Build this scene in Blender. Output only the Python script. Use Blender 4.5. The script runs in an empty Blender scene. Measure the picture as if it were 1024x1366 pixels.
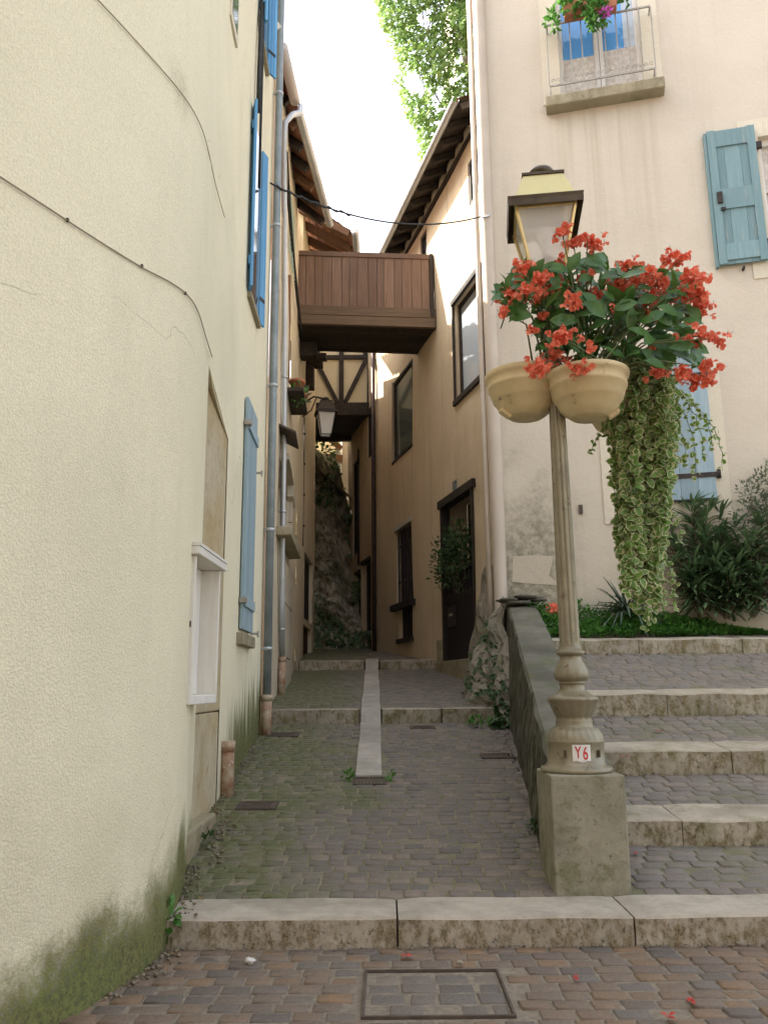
import bpy, math, random
from mathutils import Vector, Matrix, noise as mnoise
rnd = random.Random(7)
S = bpy.context.scene
COL = S.collection
# ------------------------------------------------------------------ camera
F_, P_, R_, H_ = 1100.0, math.radians(12.1), math.radians(0.5), 1.4      # focal length (px of 1366), pitch, roll, eye height
fw = Vector((0, math.cos(P_), math.sin(P_))); r0 = Vector((1, 0, 0)); u0 = Vector((0, -math.sin(P_), math.cos(P_)))
rt = r0*math.cos(R_) - u0*math.sin(R_); up = u0*math.cos(R_) + r0*math.sin(R_)
cd = bpy.data.cameras.new('camera'); cam = bpy.data.objects.new('camera', cd); COL.objects.link(cam)
m = Matrix((rt, up, -fw)).transposed().to_4x4(); m.translation = (0, 0, H_); cam.matrix_world = m
cd.sensor_fit = 'VERTICAL'; cd.sensor_height = 24; cd.lens = 24*F_/1366; cd.clip_start = .05; cd.clip_end = 2000
S.camera = cam
# ------------------------------------------------------------------ sky, sun, exposure
SUN_EL, SUN_DIR = 47.0, (-0.94, 0.34)
w = bpy.data.worlds.new('World'); S.world = w; w.use_nodes = True
nt = w.node_tree; bg = nt.nodes['Background']; sky = nt.nodes.new('ShaderNodeTexSky')
sky.sky_type = 'NISHITA'; sky.sun_disc = False; sky.sun_elevation = math.radians(SUN_EL)
sky.sun_rotation = math.atan2(SUN_DIR[0], SUN_DIR[1]) ; sky.dust_density = 5.0; sky.air_density = 1.3; sky.ozone_density = .6
hs = nt.nodes.new('ShaderNodeHueSaturation'); hs.inputs['Saturation'].default_value = .45
nt.links.new(sky.outputs[0], hs.inputs['Color']); nt.links.new(hs.outputs[0], bg.inputs[0]); bg.inputs[1].default_value = .15
sd = bpy.data.lights.new('sun', 'SUN'); sd.energy = 5.0; sd.angle = math.radians(.5); sd.color = (1, .93, .82)
sun = bpy.data.objects.new('sun', sd); COL.objects.link(sun)
sv = Vector((SUN_DIR[0], SUN_DIR[1], 0)).normalized()*math.cos(math.radians(SUN_EL)) + Vector((0, 0, math.sin(math.radians(SUN_EL))))
sun.rotation_euler = sv.to_track_quat('Z', 'Y').to_euler()
vs = S.view_settings; vs.view_transform = 'Standard'; vs.look = 'None'; vs.gamma = 1; vs.exposure = 2.15
S.cycles.max_bounces = 8; S.cycles.diffuse_bounces = 7; S.cycles.use_denoising = True

# ------------------------------------------------------------------ helpers: pixel rays, materials, meshes
def ray(px, py): return fw + rt*((px-512)/F_) + up*((683-py)/F_)
def on_plane(px, py, p0, d):
    v = ray(px, py); t = (p0[0]*d[1]-p0[1]*d[0])/(v.x*d[1]-v.y*d[0]); return Vector((v.x*t, v.y*t, H_+v.z*t))
def at_y(px, py, y): return on_plane(px, py, (0, y), (1, 0))
def at_z(px, py, z):
    v = ray(px, py); t = (z-H_)/v.z; return Vector((v.x*t, v.y*t, z))

class G:
    def __init__(s, name, rough=.8, spec=.3, metal=0):
        s.m = bpy.data.materials.new(name); s.m.use_nodes = True; s.t = s.m.node_tree
        s.b = s.t.nodes['Principled BSDF']; s.b.inputs['Roughness'].default_value = rough
        s.b.inputs['Specular IOR Level'].default_value = spec; s.b.inputs['Metallic'].default_value = metal
        s.out = s.t.nodes['Material Output']
    def n(s, ty, **kw):
        x = s.t.nodes.new('ShaderNode'+ty)
        for k, v in kw.items(): setattr(x, k, v)
        return x
    def put(s, sock, v):
        if isinstance(v, bpy.types.NodeSocket): s.t.links.new(v, sock)
        elif isinstance(v, (tuple, list)) and len(v) == 3 and sock.type == 'RGBA': sock.default_value = (*v, 1)
        else: sock.default_value = v
    def pos(s): return s.n('NewGeometry').outputs['Position']
    def obj(s): return s.n('TexCoord').outputs['Object']
    def mul(s, v, k):
        x = s.n('VectorMath', operation='MULTIPLY'); s.put(x.inputs[0], v); x.inputs[1].default_value = k; return x.outputs[0]
    def noise(s, v, sc, det=4, ro=.55, dist=0):
        x = s.n('TexNoise'); s.put(x.inputs['Vector'], v); x.inputs['Scale'].default_value = sc; x.inputs['Detail'].default_value = det
        x.inputs['Roughness'].default_value = ro; x.inputs['Distortion'].default_value = dist; return x.outputs['Fac']
    def vor(s, v, sc, feat='F1', out='Distance'):
        x = s.n('TexVoronoi', feature=feat); s.put(x.inputs['Vector'], v); x.inputs['Scale'].default_value = sc; return x.outputs[out]
    def ramp(s, f, stops):
        x = s.n('ValToRGB'); s.put(x.inputs[0], f); e = x.color_ramp.elements
        while len(e) < len(stops): e.new(.5)
        for q, (p, c) in zip(e, stops):
            q.position = p; q.color = (*c, 1) if isinstance(c, tuple) else (c, c, c, 1)
        return x.outputs[0]
    def rng(s, f, a, b, c=0., d=1.):
        x = s.n('MapRange', interpolation_type='SMOOTHSTEP'); s.put(x.inputs[0], f)
        for i, v in enumerate((a, b, c, d)): s.put(x.inputs[i+1], v)
        return x.outputs[0]
    def mix(s, f, a, b, mode='MIX'):
        x = s.n('Mix', data_type='RGBA', blend_type=mode); s.put(x.inputs[0], f); s.put(x.inputs[6], a); s.put(x.inputs[7], b); return x.outputs[2]
    def op(s, o, a, b=0., clamp=False):
        x = s.n('Math', operation=o, use_clamp=clamp); s.put(x.inputs[0], a); s.put(x.inputs[1], b); return x.outputs[0]
    def xyz(s, v):
        x = s.n('SeparateXYZ'); s.put(x.inputs[0], v); return x.outputs
    def attr(s, name, out='Fac'):
        x = s.n('Attribute', attribute_name=name); return x.outputs[out]
    def bump(s, h, st=.5, dist=.01, prev=None):
        x = s.n('Bump'); s.put(x.inputs['Height'], h); x.inputs['Strength'].default_value = st; x.inputs['Distance'].default_value = dist
        if prev is not None: s.put(x.inputs['Normal'], prev)
        return x.outputs[0]
    def done(s, col=None, nrm=None, rough=None):
        if col is not None: s.put(s.b.inputs['Base Color'], col)
        if nrm is not None: s.put(s.b.inputs['Normal'], nrm)
        if rough is not None: s.put(s.b.inputs['Roughness'], rough)
        return s.m

M = {}
def simple(name, c1, c2, sc=12, rough=.7, metal=0, spec=.3, bs=.25, bd=.004, stretch=(1, 1, 1), wear=None, obj=True):
    g = G(name, rough, spec, metal); v = g.mul(g.obj() if obj else g.pos(), stretch)
    f = g.noise(v, sc, 6, .6); c = g.mix(g.rng(f, .3, .7), c1, c2)
    if wear: c = g.mix(g.rng(g.noise(v, sc*2.3, 8, .7), wear[1], wear[1]+.08), c, wear[0])
    f2 = g.noise(v, sc*6, 4, .6)
    M[name] = g.done(c, g.bump(f2, bs, bd)); return M[name]

class MB:
    def __init__(s): s.v = []; s.f = []; s.a = []; s.mi = []; s.sm = []
    def add(s, vs, fs, attr=None, mi=0, smooth=False):
        o = len(s.v); s.v += [tuple(p) for p in vs]; s.f += [tuple(i+o for i in q) for q in fs]
        if attr is None: s.a += [0.]*len(vs)
        elif isinstance(attr, (int, float)): s.a += [attr]*len(vs)
        else: s.a += list(attr)
        s.mi += [mi]*len(fs); s.sm += [smooth]*len(fs)
    def box8(s, p, **k): s.add(p, [(0, 3, 2, 1), (4, 5, 6, 7), (0, 1, 5, 4), (1, 2, 6, 5), (2, 3, 7, 6), (3, 0, 4, 7)], **k)
    def box(s, x0, x1, y0, y1, z0, z1, **k):
        s.box8([(x0, y0, z0), (x1, y0, z0), (x1, y1, z0), (x0, y1, z0), (x0, y0, z1), (x1, y0, z1), (x1, y1, z1), (x0, y1, z1)], **k)
    def rbox(s, p0, p1, w, h, upv=(0, 0, 1), **k):        # bar from p0 to p1
        p0, p1 = Vector(p0), Vector(p1); d = (p1-p0).normalized(); a = d.cross(Vector(upv))
        if a.length < 1e-4: a = d.cross(Vector((1, 0, 0)))
        a.normalize(); b = a.cross(d).normalized(); a *= w/2; b *= h/2
        s.box8([p0-a-b, p0+a-b, p0+a+b, p0-a+b, p1-a-b, p1+a-b, p1+a+b, p1-a+b], **k)
    def tube(s, pts, r, n=8, cap=True, **k):
        pts = [Vector(p) for p in pts]; rs = r if isinstance(r, (list, tuple)) else [r]*len(pts)
        ring = []; ref = None; vs = []
        for i, p in enumerate(pts):
            d = (pts[min(i+1, len(pts)-1)]-pts[max(i-1, 0)]).normalized()
            if ref is None: ref = d.orthogonal()
            ref = (ref-d*ref.dot(d)); ref = ref.normalized() if ref.length > 1e-5 else d.orthogonal().normalized(); b = d.cross(ref)
            vs += [p+(ref*math.cos(t*2*math.pi/n)+b*math.sin(t*2*math.pi/n))*rs[i] for t in range(n)]
        fs = [(i*n+j, i*n+(j+1) % n, (i+1)*n+(j+1) % n, (i+1)*n+j) for i in range(len(pts)-1) for j in range(n)]
        if cap: fs += [tuple(range(n))[::-1], tuple((len(pts)-1)*n+j for j in range(n))]
        k.setdefault('smooth', True); s.add(vs, fs, **k)
    def lathe(s, prof, c=(0, 0, 0), n=32, a0=0, a1=2*math.pi, mod=None, **k):   # prof [(r,z)]
        full = abs(a1-a0-2*math.pi) < 1e-6; cols = n if full else n+1; vs = []
        for j, (r, z) in enumerate(prof):
            for i in range(cols):
                t = a0+(a1-a0)*i/n; rr = r*(mod(j, t) if mod else 1); vs.append((c[0]+rr*math.cos(t), c[1]+rr*math.sin(t), c[2]+z))
        fs = []
        for j in range(len(prof)-1):
            for i in range(n):
                i2 = (i+1) % cols; fs.append((j*cols+i, j*cols+i2, (j+1)*cols+i2, (j+1)*cols+i))
        k.setdefault('smooth', True); s.add(vs, fs, **k)
    def poly(s, pts, **k): s.add(pts, [tuple(range(len(pts)))], **k)
    def prism(s, pts, d, **k):
        n = len(pts); pts = [Vector(p) for p in pts]; d = Vector(d)
        s.add(pts+[p+d for p in pts], [tuple(range(n))[::-1], tuple(range(n, 2*n))]+[(i, (i+1) % n, n+(i+1) % n, n+i) for i in range(n)], **k)
    def grid(s, fn, nu, nv, **k):
        vs = [fn(i/nu, j/nv) for j in range(nv+1) for i in range(nu+1)]
        k.setdefault('smooth', True); s.add(vs, [(j*(nu+1)+i, j*(nu+1)+i+1, (j+1)*(nu+1)+i+1, (j+1)*(nu+1)+i) for j in range(nv) for i in range(nu)], **k)
    def ico(s, c, r, sq=(1, 1, 1), amp=.25, fr=3, seed=0, n=10, **k):
        c = Vector(c)
        def fn(u, v):
            t, p = u*2*math.pi, v*math.pi; d = Vector((math.sin(p)*math.cos(t), math.sin(p)*math.sin(t), math.cos(p)))
            q = r*(1+amp*mnoise.noise(d*fr+Vector((seed*3.1, seed*1.7, seed)))); return c+Vector((d.x*q*sq[0], d.y*q*sq[1], d.z*q*sq[2]))
        s.grid(fn, n*2, n, **k)
    def build(s, name, mat, parent=None, attr=None, bevel=0, loc=None):
        me = bpy.data.meshes.new(name); me.from_pydata(s.v, [], s.f)
        for mm in (mat if isinstance(mat, (list, tuple)) else [mat]): me.materials.append(mm)
        me.polygons.foreach_set('material_index', s.mi); me.polygons.foreach_set('use_smooth', s.sm)
        if attr:
            at = me.attributes.new(attr, 'FLOAT', 'POINT'); at.data.foreach_set('value', s.a)
        me.update(); o = bpy.data.objects.new(name, me); COL.objects.link(o)
        if parent: o.parent = parent
        if loc is not None: o.location = loc
        if bevel:
            b = o.modifiers.new('bevel', 'BEVEL'); b.width = bevel; b.segments = 2; b.limit_method = 'ANGLE'; b.angle_limit = math.radians(40)
        return o
def tag(o, label=None, cat=None, group=None, kind=None):
    if label: o['label'] = label
    if cat: o['category'] = cat
    if group: o['group'] = group
    if kind: o['kind'] = kind
    return o
def thing(name, label, cat, loc=(0, 0, 0), group=None):
    o = bpy.data.objects.new(name, None); o.empty_display_size = .1; COL.objects.link(o); o.location = loc; return tag(o, label, cat, group)
def struct(mb, name, mat, **k): return tag(mb.build(name, mat, **k), kind='structure')
def catmull(pts, n=6):
    pts = [Vector(p) for p in pts]; out = []
    for i in range(len(pts)-1):
        a, b, c, d = pts[max(i-1, 0)], pts[i], pts[i+1], pts[min(i+2, len(pts)-1)]
        for k in range(n):
            t = k/n; out.append(.5*((2*b)+(c-a)*t+(2*a-5*b+4*c-d)*t*t+(3*b-a-3*c+d)*t**3))
    return out+[pts[-1]]

class Fr:                                                        # a wall frame: u along the wall, w out of it, z up
    def __init__(s, p0, d, out):
        s.p = Vector((p0[0], p0[1], 0)); s.d = Vector((d[0], d[1], 0)).normalized(); o = Vector((s.d.y, -s.d.x, 0))
        s.o = o if o.dot(Vector((out[0], out[1], 0))) > 0 else -o
    def at(s, u, w, z): return s.p+s.d*u+s.o*w+Vector((0, 0, z))
    def px(s, x, y):
        q = on_plane(x, y, (s.p.x, s.p.y), (s.d.x, s.d.y)); return ((q-s.p).dot(s.d), q.z)
    def box(s, mb, u0, u1, w0, w1, z0, z1, **k):
        a = s.at; mb.box8([a(u0, w0, z0), a(u1, w0, z0), a(u1, w1, z0), a(u0, w1, z0), a(u0, w0, z1), a(u1, w0, z1), a(u1, w1, z1), a(u0, w1, z1)], **k)
    def wall(s, mb, u0, u1, z0, z1, holes, depth=.25, step=1.2, wob=0, w=0):
        us = {u0, u1}; zs = {z0, z1}
        for h in holes: us |= {h[0], h[1]}; zs |= {h[2], h[3]}
        def fill(c):
            c = sorted(c); o = [c[0]]
            for a, b in zip(c, c[1:]):
                n = max(1, math.ceil((b-a)/step)); o += [a+(b-a)*i/n for i in range(1, n+1)]
            return o
        us, zs = fill(us), fill(zs)
        def P(u, z): return s.at(u, w+(wob*mnoise.noise(Vector((u*.5, z*.4, 3))) if wob else 0), z)
        vs = [P(u, z) for z in zs for u in us]; n = len(us); fs = []
        for j in range(len(zs)-1):
            for i in range(n-1):
                uc, zc = (us[i]+us[i+1])/2, (zs[j]+zs[j+1])/2
                if not any(h[0] < uc < h[1] and h[2] < zc < h[3] for h in holes): fs.append((j*n+i, j*n+i+1, (j+1)*n+i+1, (j+1)*n+i))
        mb.add(vs, fs, smooth=wob > 0)
        for h in holes:
            a, b, c, d = h[:4]; D = h[4] if len(h) > 4 else depth
            for (ua, za, ub, zb) in ((a, c, b, c), (b, c, b, d), (b, d, a, d), (a, d, a, c)):
                mb.add([P(ua, za), P(ub, zb), s.at(ub, -D, zb), s.at(ua, -D, za)], [(0, 1, 2, 3)])

# ------------------------------------------------------------------ materials
def stucco(name, c1, c2, grain=90, gs=.5, gd=.006, streak=.25, stain=None, big=.5, extra=None, fine=1):
    g = G(name, .9, .15); p = g.pos(); z = g.xyz(p)[2]
    c = g.mix(g.rng(g.noise(p, big, 5, .6), .3, .7), c1, c2)
    if streak:
        f = g.noise(g.mul(p, (2.2, 2.2, .12)), 1.6, 6, .65)
        c = g.mix(g.op('MULTIPLY', g.rng(f, .5, .8), streak), c, tuple(q*.45 for q in c1))
        if streak > .6: c = g.mix(g.rng(g.noise(g.mul(p, (7, 7, .16)), 1.9, 5, .7), .56, .74, 0, .6), c, (.13, .095, .06)); c = g.mix(g.rng(g.noise(g.mul(p, (1.3, 1.3, .5)), 1.7, 7, .7), .5, .72, 0, .45), c, (.62, .52, .40))
    if stain:            # (colour, z where it is full, z where it has gone, noise scale, amount)
        sc_, za, zb, ns, am = stain
        zz = g.op('ADD', z, g.op('MULTIPLY', g.op('SUBTRACT', g.noise(p, ns, 6, .65), .5), (zb-za)*1.6))
        c = g.mix(g.op('MULTIPLY', g.rng(zz, zb, za), am), c, sc_)
    n1 = g.noise(p, grain, 3, .6); n2 = g.noise(p, grain*.18, 4, .5); n3 = g.noise(p, 1.1, 3, .5)
    c = g.mix(.35, c, g.mix(g.rng(n1, .3, .7), tuple(q*.72 for q in c1), tuple(min(1, q*1.15) for q in c1)))
    if extra: c = extra(g, p, c)
    b = g.bump(n3, .4, .08); b = g.bump(n2, .35*fine, .012, b); b = g.bump(n1, gs, gd, b)
    M[name] = g.done(c, b); return M[name]
DIRT = tuple(at_y(229, 112, 4.55))
MOSS = (.035, .055, .008); MOSS2 = (.125, .145, .02)
def near_extra(g, p, c):
    x = g.xyz(p); n = g.noise(p, 2.3, 7, .62); nf = g.noise(p, 38, 4, .7)
    gz = g.op('MAXIMUM', g.op('MULTIPLY', g.op('SUBTRACT', x[1], 4.6), .15), 0.)
    rel = g.op('SUBTRACT', x[2], gz)
    lim = g.op('ADD', .33, g.op('MULTIPLY', g.op('SUBTRACT', g.noise(p, 1.5, 3, .5), .5), .75))
    lim = g.op('ADD', lim, g.op('MULTIPLY', g.rng(x[1], 4.3, 5.2), g.rng(x[1], 6.1, 5.3, 0., .16)))
    lim = g.op('ADD', lim, g.op('MULTIPLY', g.op('SUBTRACT', n, .5), .45))
    lim = g.op('ADD', lim, g.op('MULTIPLY', g.op('SUBTRACT', g.noise(g.mul(p, (1, 1, .12)), 7, 3, .5), .5), .09))
    f = g.op('ADD', g.op('SUBTRACT', lim, rel), g.op('MULTIPLY', g.op('SUBTRACT', nf, .5), .34))
    k = g.op('MULTIPLY', g.rng(f, -.10, .24), g.rng(x[1], 6.6, 6.2))
    fs = g.noise(g.mul(p, (6, 6, .3)), 2.2, 5, .6)
    k2 = g.op('MULTIPLY', g.rng(x[1], 7.5, 8.6), g.rng(g.op('ADD', g.op('SUBTRACT', .62, rel), g.op('MULTIPLY', g.op('SUBTRACT', fs, .5), 2.2)), -.15, .3))
    k = g.op('MULTIPLY', g.op('MAXIMUM', k, k2), .9)
    c = g.mix(g.op('MULTIPLY', g.rng(g.noise(p, .45, 3, .5), .5, .72), .3), c, (.58, .54, .40))
    c = g.mix(g.op('MULTIPLY', g.rng(g.noise(g.mul(p, (1, 1, .25)), 1.4, 6, .7), .52, .75), .25), c, (.52, .46, .33))
    c = g.mix(g.op('MULTIPLY', g.rng(x[2], 1.6, .1), g.rng(n, .3, .65, .15, .5)), c, (.50, .44, .29))
    ds = g.n('VectorMath', operation='ADD'); g.put(ds.inputs[0], g.mul(p, (.6, .6, 1))); nv = g.n('TexNoise'); g.put(nv.inputs['Vector'], p); nv.inputs['Scale'].default_value = 1.3; nv.inputs['Detail'].default_value = 6; g.put(ds.inputs[1], g.mul(nv.outputs['Color'], (.9, .9, .9)))
    ck = g.vor(ds.outputs[0], .55, 'DISTANCE_TO_EDGE'); c = g.mix(g.op('MULTIPLY', g.op('MULTIPLY', g.rng(ck, .0035, .0005), g.rng(g.noise(p, .7, 3, .5), .5, .6)), .5), c, (.3, .26, .17))
    sp = g.n('VectorMath', operation='DISTANCE'); g.put(sp.inputs[0], p); sp.inputs[1].default_value = DIRT
    c = g.mix(g.op('MULTIPLY', g.rng(g.op('ADD', sp.outputs['Value'], g.op('MULTIPLY', g.op('SUBTRACT', n, .5), .3)), .24, .02), g.rng(nf, .4, .7, .2, .7)), c, (.25, .22, .12))
    return g.mix(k, c, g.mix(g.rng(nf, .35, .62), MOSS, g.mix(g.rng(n, .4, .6), MOSS2, (.15, .14, .04))))
stucco('cream_render', (.81, .75, .565), (.74, .685, .51), grain=85, gs=.8, gd=.010, streak=.10, fine=.5, extra=near_extra)
def house_extra(g, p, c):
    x = g.xyz(p)                                                    # rain streaks under the balcony slab, grey damp above the ground
    band = g.op('MULTIPLY', g.rng(x[0], 2.7, 3.1), g.rng(x[0], 4.7, 4.3))
    band = g.op('MULTIPLY', band, g.op('MULTIPLY', g.rng(x[2], 11.0, 10.8), g.rng(x[2], 7.2, 10.6)))
    f = g.rng(g.noise(g.mul(p, (4, 4, .1)), 1.3, 4, .6), .42, .66)
    c = g.mix(g.op('MULTIPLY', g.op('MULTIPLY', band, f), .42), c, (.36, .30, .2))
    d = g.op('MULTIPLY', g.rng(x[0], 3.2, 2.3), g.rng(g.op('ADD', x[2], g.op('MULTIPLY', g.op('SUBTRACT', g.noise(p, 1.5, 6, .7), .5), 4)), 5.3, 3.1))
    nf = g.noise(p, 9, 7, .75)
    return g.mix(g.op('MULTIPLY', d, g.rng(nf, .36, .62, .35, .95)), c, (.20, .185, .13))
stucco('pink_render', (.575, .51, .415), (.63, .565, .465), grain=110, gs=.3, gd=.004, streak=.2, big=.6, stain=((.36, .33, .24), 2.0, 3.2, 1.6, .5), extra=house_extra)
stucco('ochre_render', (.60, .49, .345), (.50, .40, .27), grain=70, gs=.3, gd=.006, streak=.75, stain=((.52, .41, .28), 2.2, 4.6, 1.1, .5), big=.9)
stucco('old_ochre', (.64, .56, .42), (.54, .47, .34), grain=50, gs=.5, gd=.01, streak=.5, stain=((.40, .33, .24), 2, 5, 1.3, .6), big=1.1)
stucco('pinkish_render', (.50, .34, .25), (.58, .46, .36), grain=60, gs=.4, gd=.006, streak=.4)
stucco('grey_render', (.42, .40, .36), (.52, .49, .44), grain=40, gs=.3, gd=.01, streak=.5)
stucco('panel_plaster', (.74, .65, .45), (.66, .57, .38), grain=40, gs=.4, gd=.006, streak=.3)
stucco('pale_surround', (.66, .60, .48), (.60, .54, .42), grain=80, gs=.2, gd=.003, streak=.25)
stucco('fresh_patch', (.56, .49, .39), (.50, .44, .35), grain=60, gs=.35, gd=.004, streak=0)
def stone(name, c1, c2, pit=.5, sc=9, dark=(.07, .055, .035), grain=60, face=0, moss=0, bs=.6, obj=False, fcol=((.10, .075, .04), (.22, .17, .095))):
    g = G(name, .88, .2); p = g.obj() if obj else g.pos()
    c = g.mix(g.rng(g.noise(p, sc*.25, 6, .65), .3, .7), c1, c2)
    n1 = g.noise(p, grain, 5, .7); c = g.mix(g.rng(n1, .55, .8, 0, .6), c, tuple(q*.35 for q in c1)); c = g.mix(g.rng(g.noise(p, sc*.12, 6, .7), .42, .7, 0, .55), c, tuple(q*.5 for q in c1))
    pits = g.noise(g.mul(p, (1, 1, .75)), sc*1.9, 8, .74)
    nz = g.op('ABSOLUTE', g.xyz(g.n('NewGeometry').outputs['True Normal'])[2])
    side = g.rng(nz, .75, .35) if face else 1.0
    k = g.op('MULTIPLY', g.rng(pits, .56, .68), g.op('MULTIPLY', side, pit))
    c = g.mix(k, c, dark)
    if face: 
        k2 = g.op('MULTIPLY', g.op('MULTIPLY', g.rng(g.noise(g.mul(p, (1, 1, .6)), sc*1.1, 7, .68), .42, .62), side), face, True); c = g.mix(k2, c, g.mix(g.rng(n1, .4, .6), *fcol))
    if moss:
        k3 = g.op('MULTIPLY', g.rng(g.noise(p, sc*.35, 6, .7), .5, .66), moss); c = g.mix(k3, c, g.mix(g.rng(n1, .4, .6), MOSS, MOSS2))
    b = g.bump(g.noise(p, sc, 5, .6), .4, .03); b = g.bump(n1, .4, .006, b); b = g.bump(g.op('MULTIPLY', k, -1), bs, .015, b)
    M[name] = g.done(c, b); return M[name]
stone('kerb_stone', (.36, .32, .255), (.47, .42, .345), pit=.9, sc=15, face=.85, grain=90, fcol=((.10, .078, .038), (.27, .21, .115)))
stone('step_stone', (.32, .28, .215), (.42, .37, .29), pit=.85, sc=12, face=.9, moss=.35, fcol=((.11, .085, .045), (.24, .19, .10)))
stone('channel_stone', (.44, .40, .35), (.33, .30, .26), pit=.5, sc=8, moss=.15)
stone('plinth_stone', (.25, .235, .175), (.34, .32, .245), pit=.55, sc=14, grain=120, moss=.45, dark=(.12, .11, .07))
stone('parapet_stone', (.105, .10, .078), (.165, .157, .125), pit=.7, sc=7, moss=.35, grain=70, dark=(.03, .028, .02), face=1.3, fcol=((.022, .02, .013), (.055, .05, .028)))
stone('jamb_stone', (.42, .32, .165), (.54, .48, .36), pit=.4, sc=5, dark=(.27, .20, .12), bs=.8)
stone('dressed_stone', (.5, .44, .34), (.42, .36, .26), pit=.3, sc=5)
stone('slab_stone', (.38, .33, .22), (.3, .27, .19), pit=.6, sc=7, moss=.25, face=.4)
stone('cliff_rock', (.42, .38, .30), (.56, .52, .42), pit=.55, sc=2.6, dark=(.05, .045, .035), moss=.5, grain=14, bs=1)
stone('bank_rock', (.20, .18, .14), (.29, .26, .20), pit=.9, sc=5, dark=(.04, .04, .03), moss=.55, grain=30, bs=1)
def paver(name, tones, mossx, grain=70, patch=0):
    g = G(name, .62, .35); p = g.pos(); x = g.xyz(p); t = g.attr('tone')
    c = g.ramp(t, [(a_, tuple(q*.95 for q in b_)) for a_, b_ in tones])
    c = g.mix(g.rng(g.noise(p, 14, 6, .7), .4, .75, 0, .55), c, (.13, .115, .10))
    n1 = g.noise(p, grain, 4, .65); c = g.mix(g.rng(n1, .5, .8, 0, .5), c, (.05, .045, .04))
    mk = g.rng(g.op('ADD', g.op('MULTIPLY', x[0], -1), g.op('MULTIPLY', g.op('SUBTRACT', g.noise(p, 1.3, 5, .6), .5), 3.4)), mossx, mossx+1.1)
    if patch: mk = g.op('MULTIPLY', g.rng(g.noise(p, 1.1, 6, .65), .5, .7), patch)
    c = g.mix(g.op('MULTIPLY', mk, g.rng(g.noise(p, 8, 4, .6), .3, .6, .2, .75)), c, (.085, .105, .022))
    b = g.bump(g.noise(p, 9, 4, .6), .45, .02); b = g.bump(n1, .4, .006, b)
    M[name] = g.done(c, b, g.rng(n1, .3, .7, .5, .75)); return M[name]
BR = [(0, (.125, .108, .095)), (.2, (.175, .13, .10)), (.4, (.215, .145, .088)), (.55, (.155, .135, .118)), (.75, (.24, .155, .088)), (1, (.16, .125, .10))]
GR = [(0, (.12, .105, .095)), (.25, (.18, .15, .128)), (.5, (.14, .124, .11)), (.75, (.215, .175, .14)), (1, (.13, .12, .108))]
paver('square_paver', BR, 1.9); paver('alley_paver', GR, .0); paver('stair_paver', [(0, (.15, .13, .115)), (.4, (.2, .17, .145)), (.7, (.17, .155, .14)), (1, (.22, .18, .145))], 0, patch=.8)
simple('joint_sand', (.27, .23, .175), (.18, .15, .115), 30, .95, bs=.6, bd=.01, obj=False)
simple('joint_moss', (.22, .19, .14), (.13, .13, .07), 5, .95, bs=.6, bd=.01, obj=False)
simple('asphalt', (.16, .15, .14), (.20, .19, .17), 3, .95, obj=False)
simple('soil', (.06, .045, .03), (.09, .07, .045), 14, .95, obj=False)
def wood(name, c1, c2, along=(14, 14, .8), wear=None, bs=.4, rough=.7):
    g = G(name, rough, .25); p = g.pos(); v = g.mul(p, along)
    f = g.noise(v, 2.2, 7, .62, .4); c = g.mix(g.rng(f, .3, .7), c1, c2)
    c = g.mix(g.op('MULTIPLY', g.attr('tone'), .55), c, tuple(q*.5 for q in c1))
    if wear: c = g.mix(g.op('MULTIPLY', g.rng(g.noise(v, 1.3, 8, .72), wear[1], wear[1]+.12), wear[2]), c, wear[0])
    M[name] = g.done(c, g.bump(f, bs, .006)); return M[name]
wood('bridge_wood', (.15, .094, .068), (.21, .14, .105), (13, 13, .7), ((.26, .20, .17), .6, .6))
wood('bridge_beam', (.11, .075, .05), (.16, .11, .075), (.7, 13, 13), ((.13, .14, .06), .58, .6))
wood('dark_timber', (.03, .024, .02), (.055, .042, .034), (4, 4, 4))
wood('dark_door', (.022, .018, .018), (.04, .03, .028), (14, 14, .8))
wood('red_door', (.05, .022, .018), (.075, .035, .03), (14, 14, .8))
wood('brown_wood', (.15, .08, .045), (.22, .12, .07), (8, 8, 1))
wood('soffit_wood', (.23, .10, .065), (.30, .15, .10), (1, 9, 9))
wood('white_wood', (.72, .70, .66), (.64, .61, .56), (10, 10, .8), ((.42, .38, .31), .66, .8))
wood('blue_paint', (.19, .31, .335), (.255, .375, .395), (12, 12, .7), ((.33, .34, .31), .54, .8))
wood('pale_blue', (.29, .40, .46), (.36, .47, .52), (12, 12, .6), ((.45, .48, .48), .54, .7))
wood('sky_blue', (.11, .32, .58), (.16, .40, .66), (12, 12, .6), ((.3, .45, .6), .62, .6))
simple('lattice_paint', (.42, .50, .40), (.36, .44, .36), 9)
simple('cable_tan', (.24, .19, .12), (.32, .26, .17), 9)
simple('terracotta', (.42, .17, .09), (.33, .13, .07), 9)
simple('tile', (.36, .17, .10), (.24, .12, .08), 5, obj=False)
simple('rust_pipe', (.30, .15, .09), (.45, .38, .27), 9, wear=((.5, .47, .38), .55))
simple('zinc', (.20, .235, .245), (.28, .31, .32), 4, .55, .4, bs=.1, wear=((.34, .33, .30), .62))
simple('pale_pipe', (.50, .45, .42), (.57, .52, .49), 3, .6, 0, bs=.1)
simple('corner_pipe', (.49, .425, .35), (.55, .475, .395), 2.0, .7, 0, bs=.15)
simple('gutter_metal', (.42, .44, .46), (.5, .52, .54), 3, .45, .6, bs=.1)
simple('copper_pipe', (.045, .03, .028), (.07, .045, .04), 3, .6, .3, bs=.1)
simple('iron', (.03, .028, .028), (.06, .045, .04), 20, .6, .4)
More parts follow.
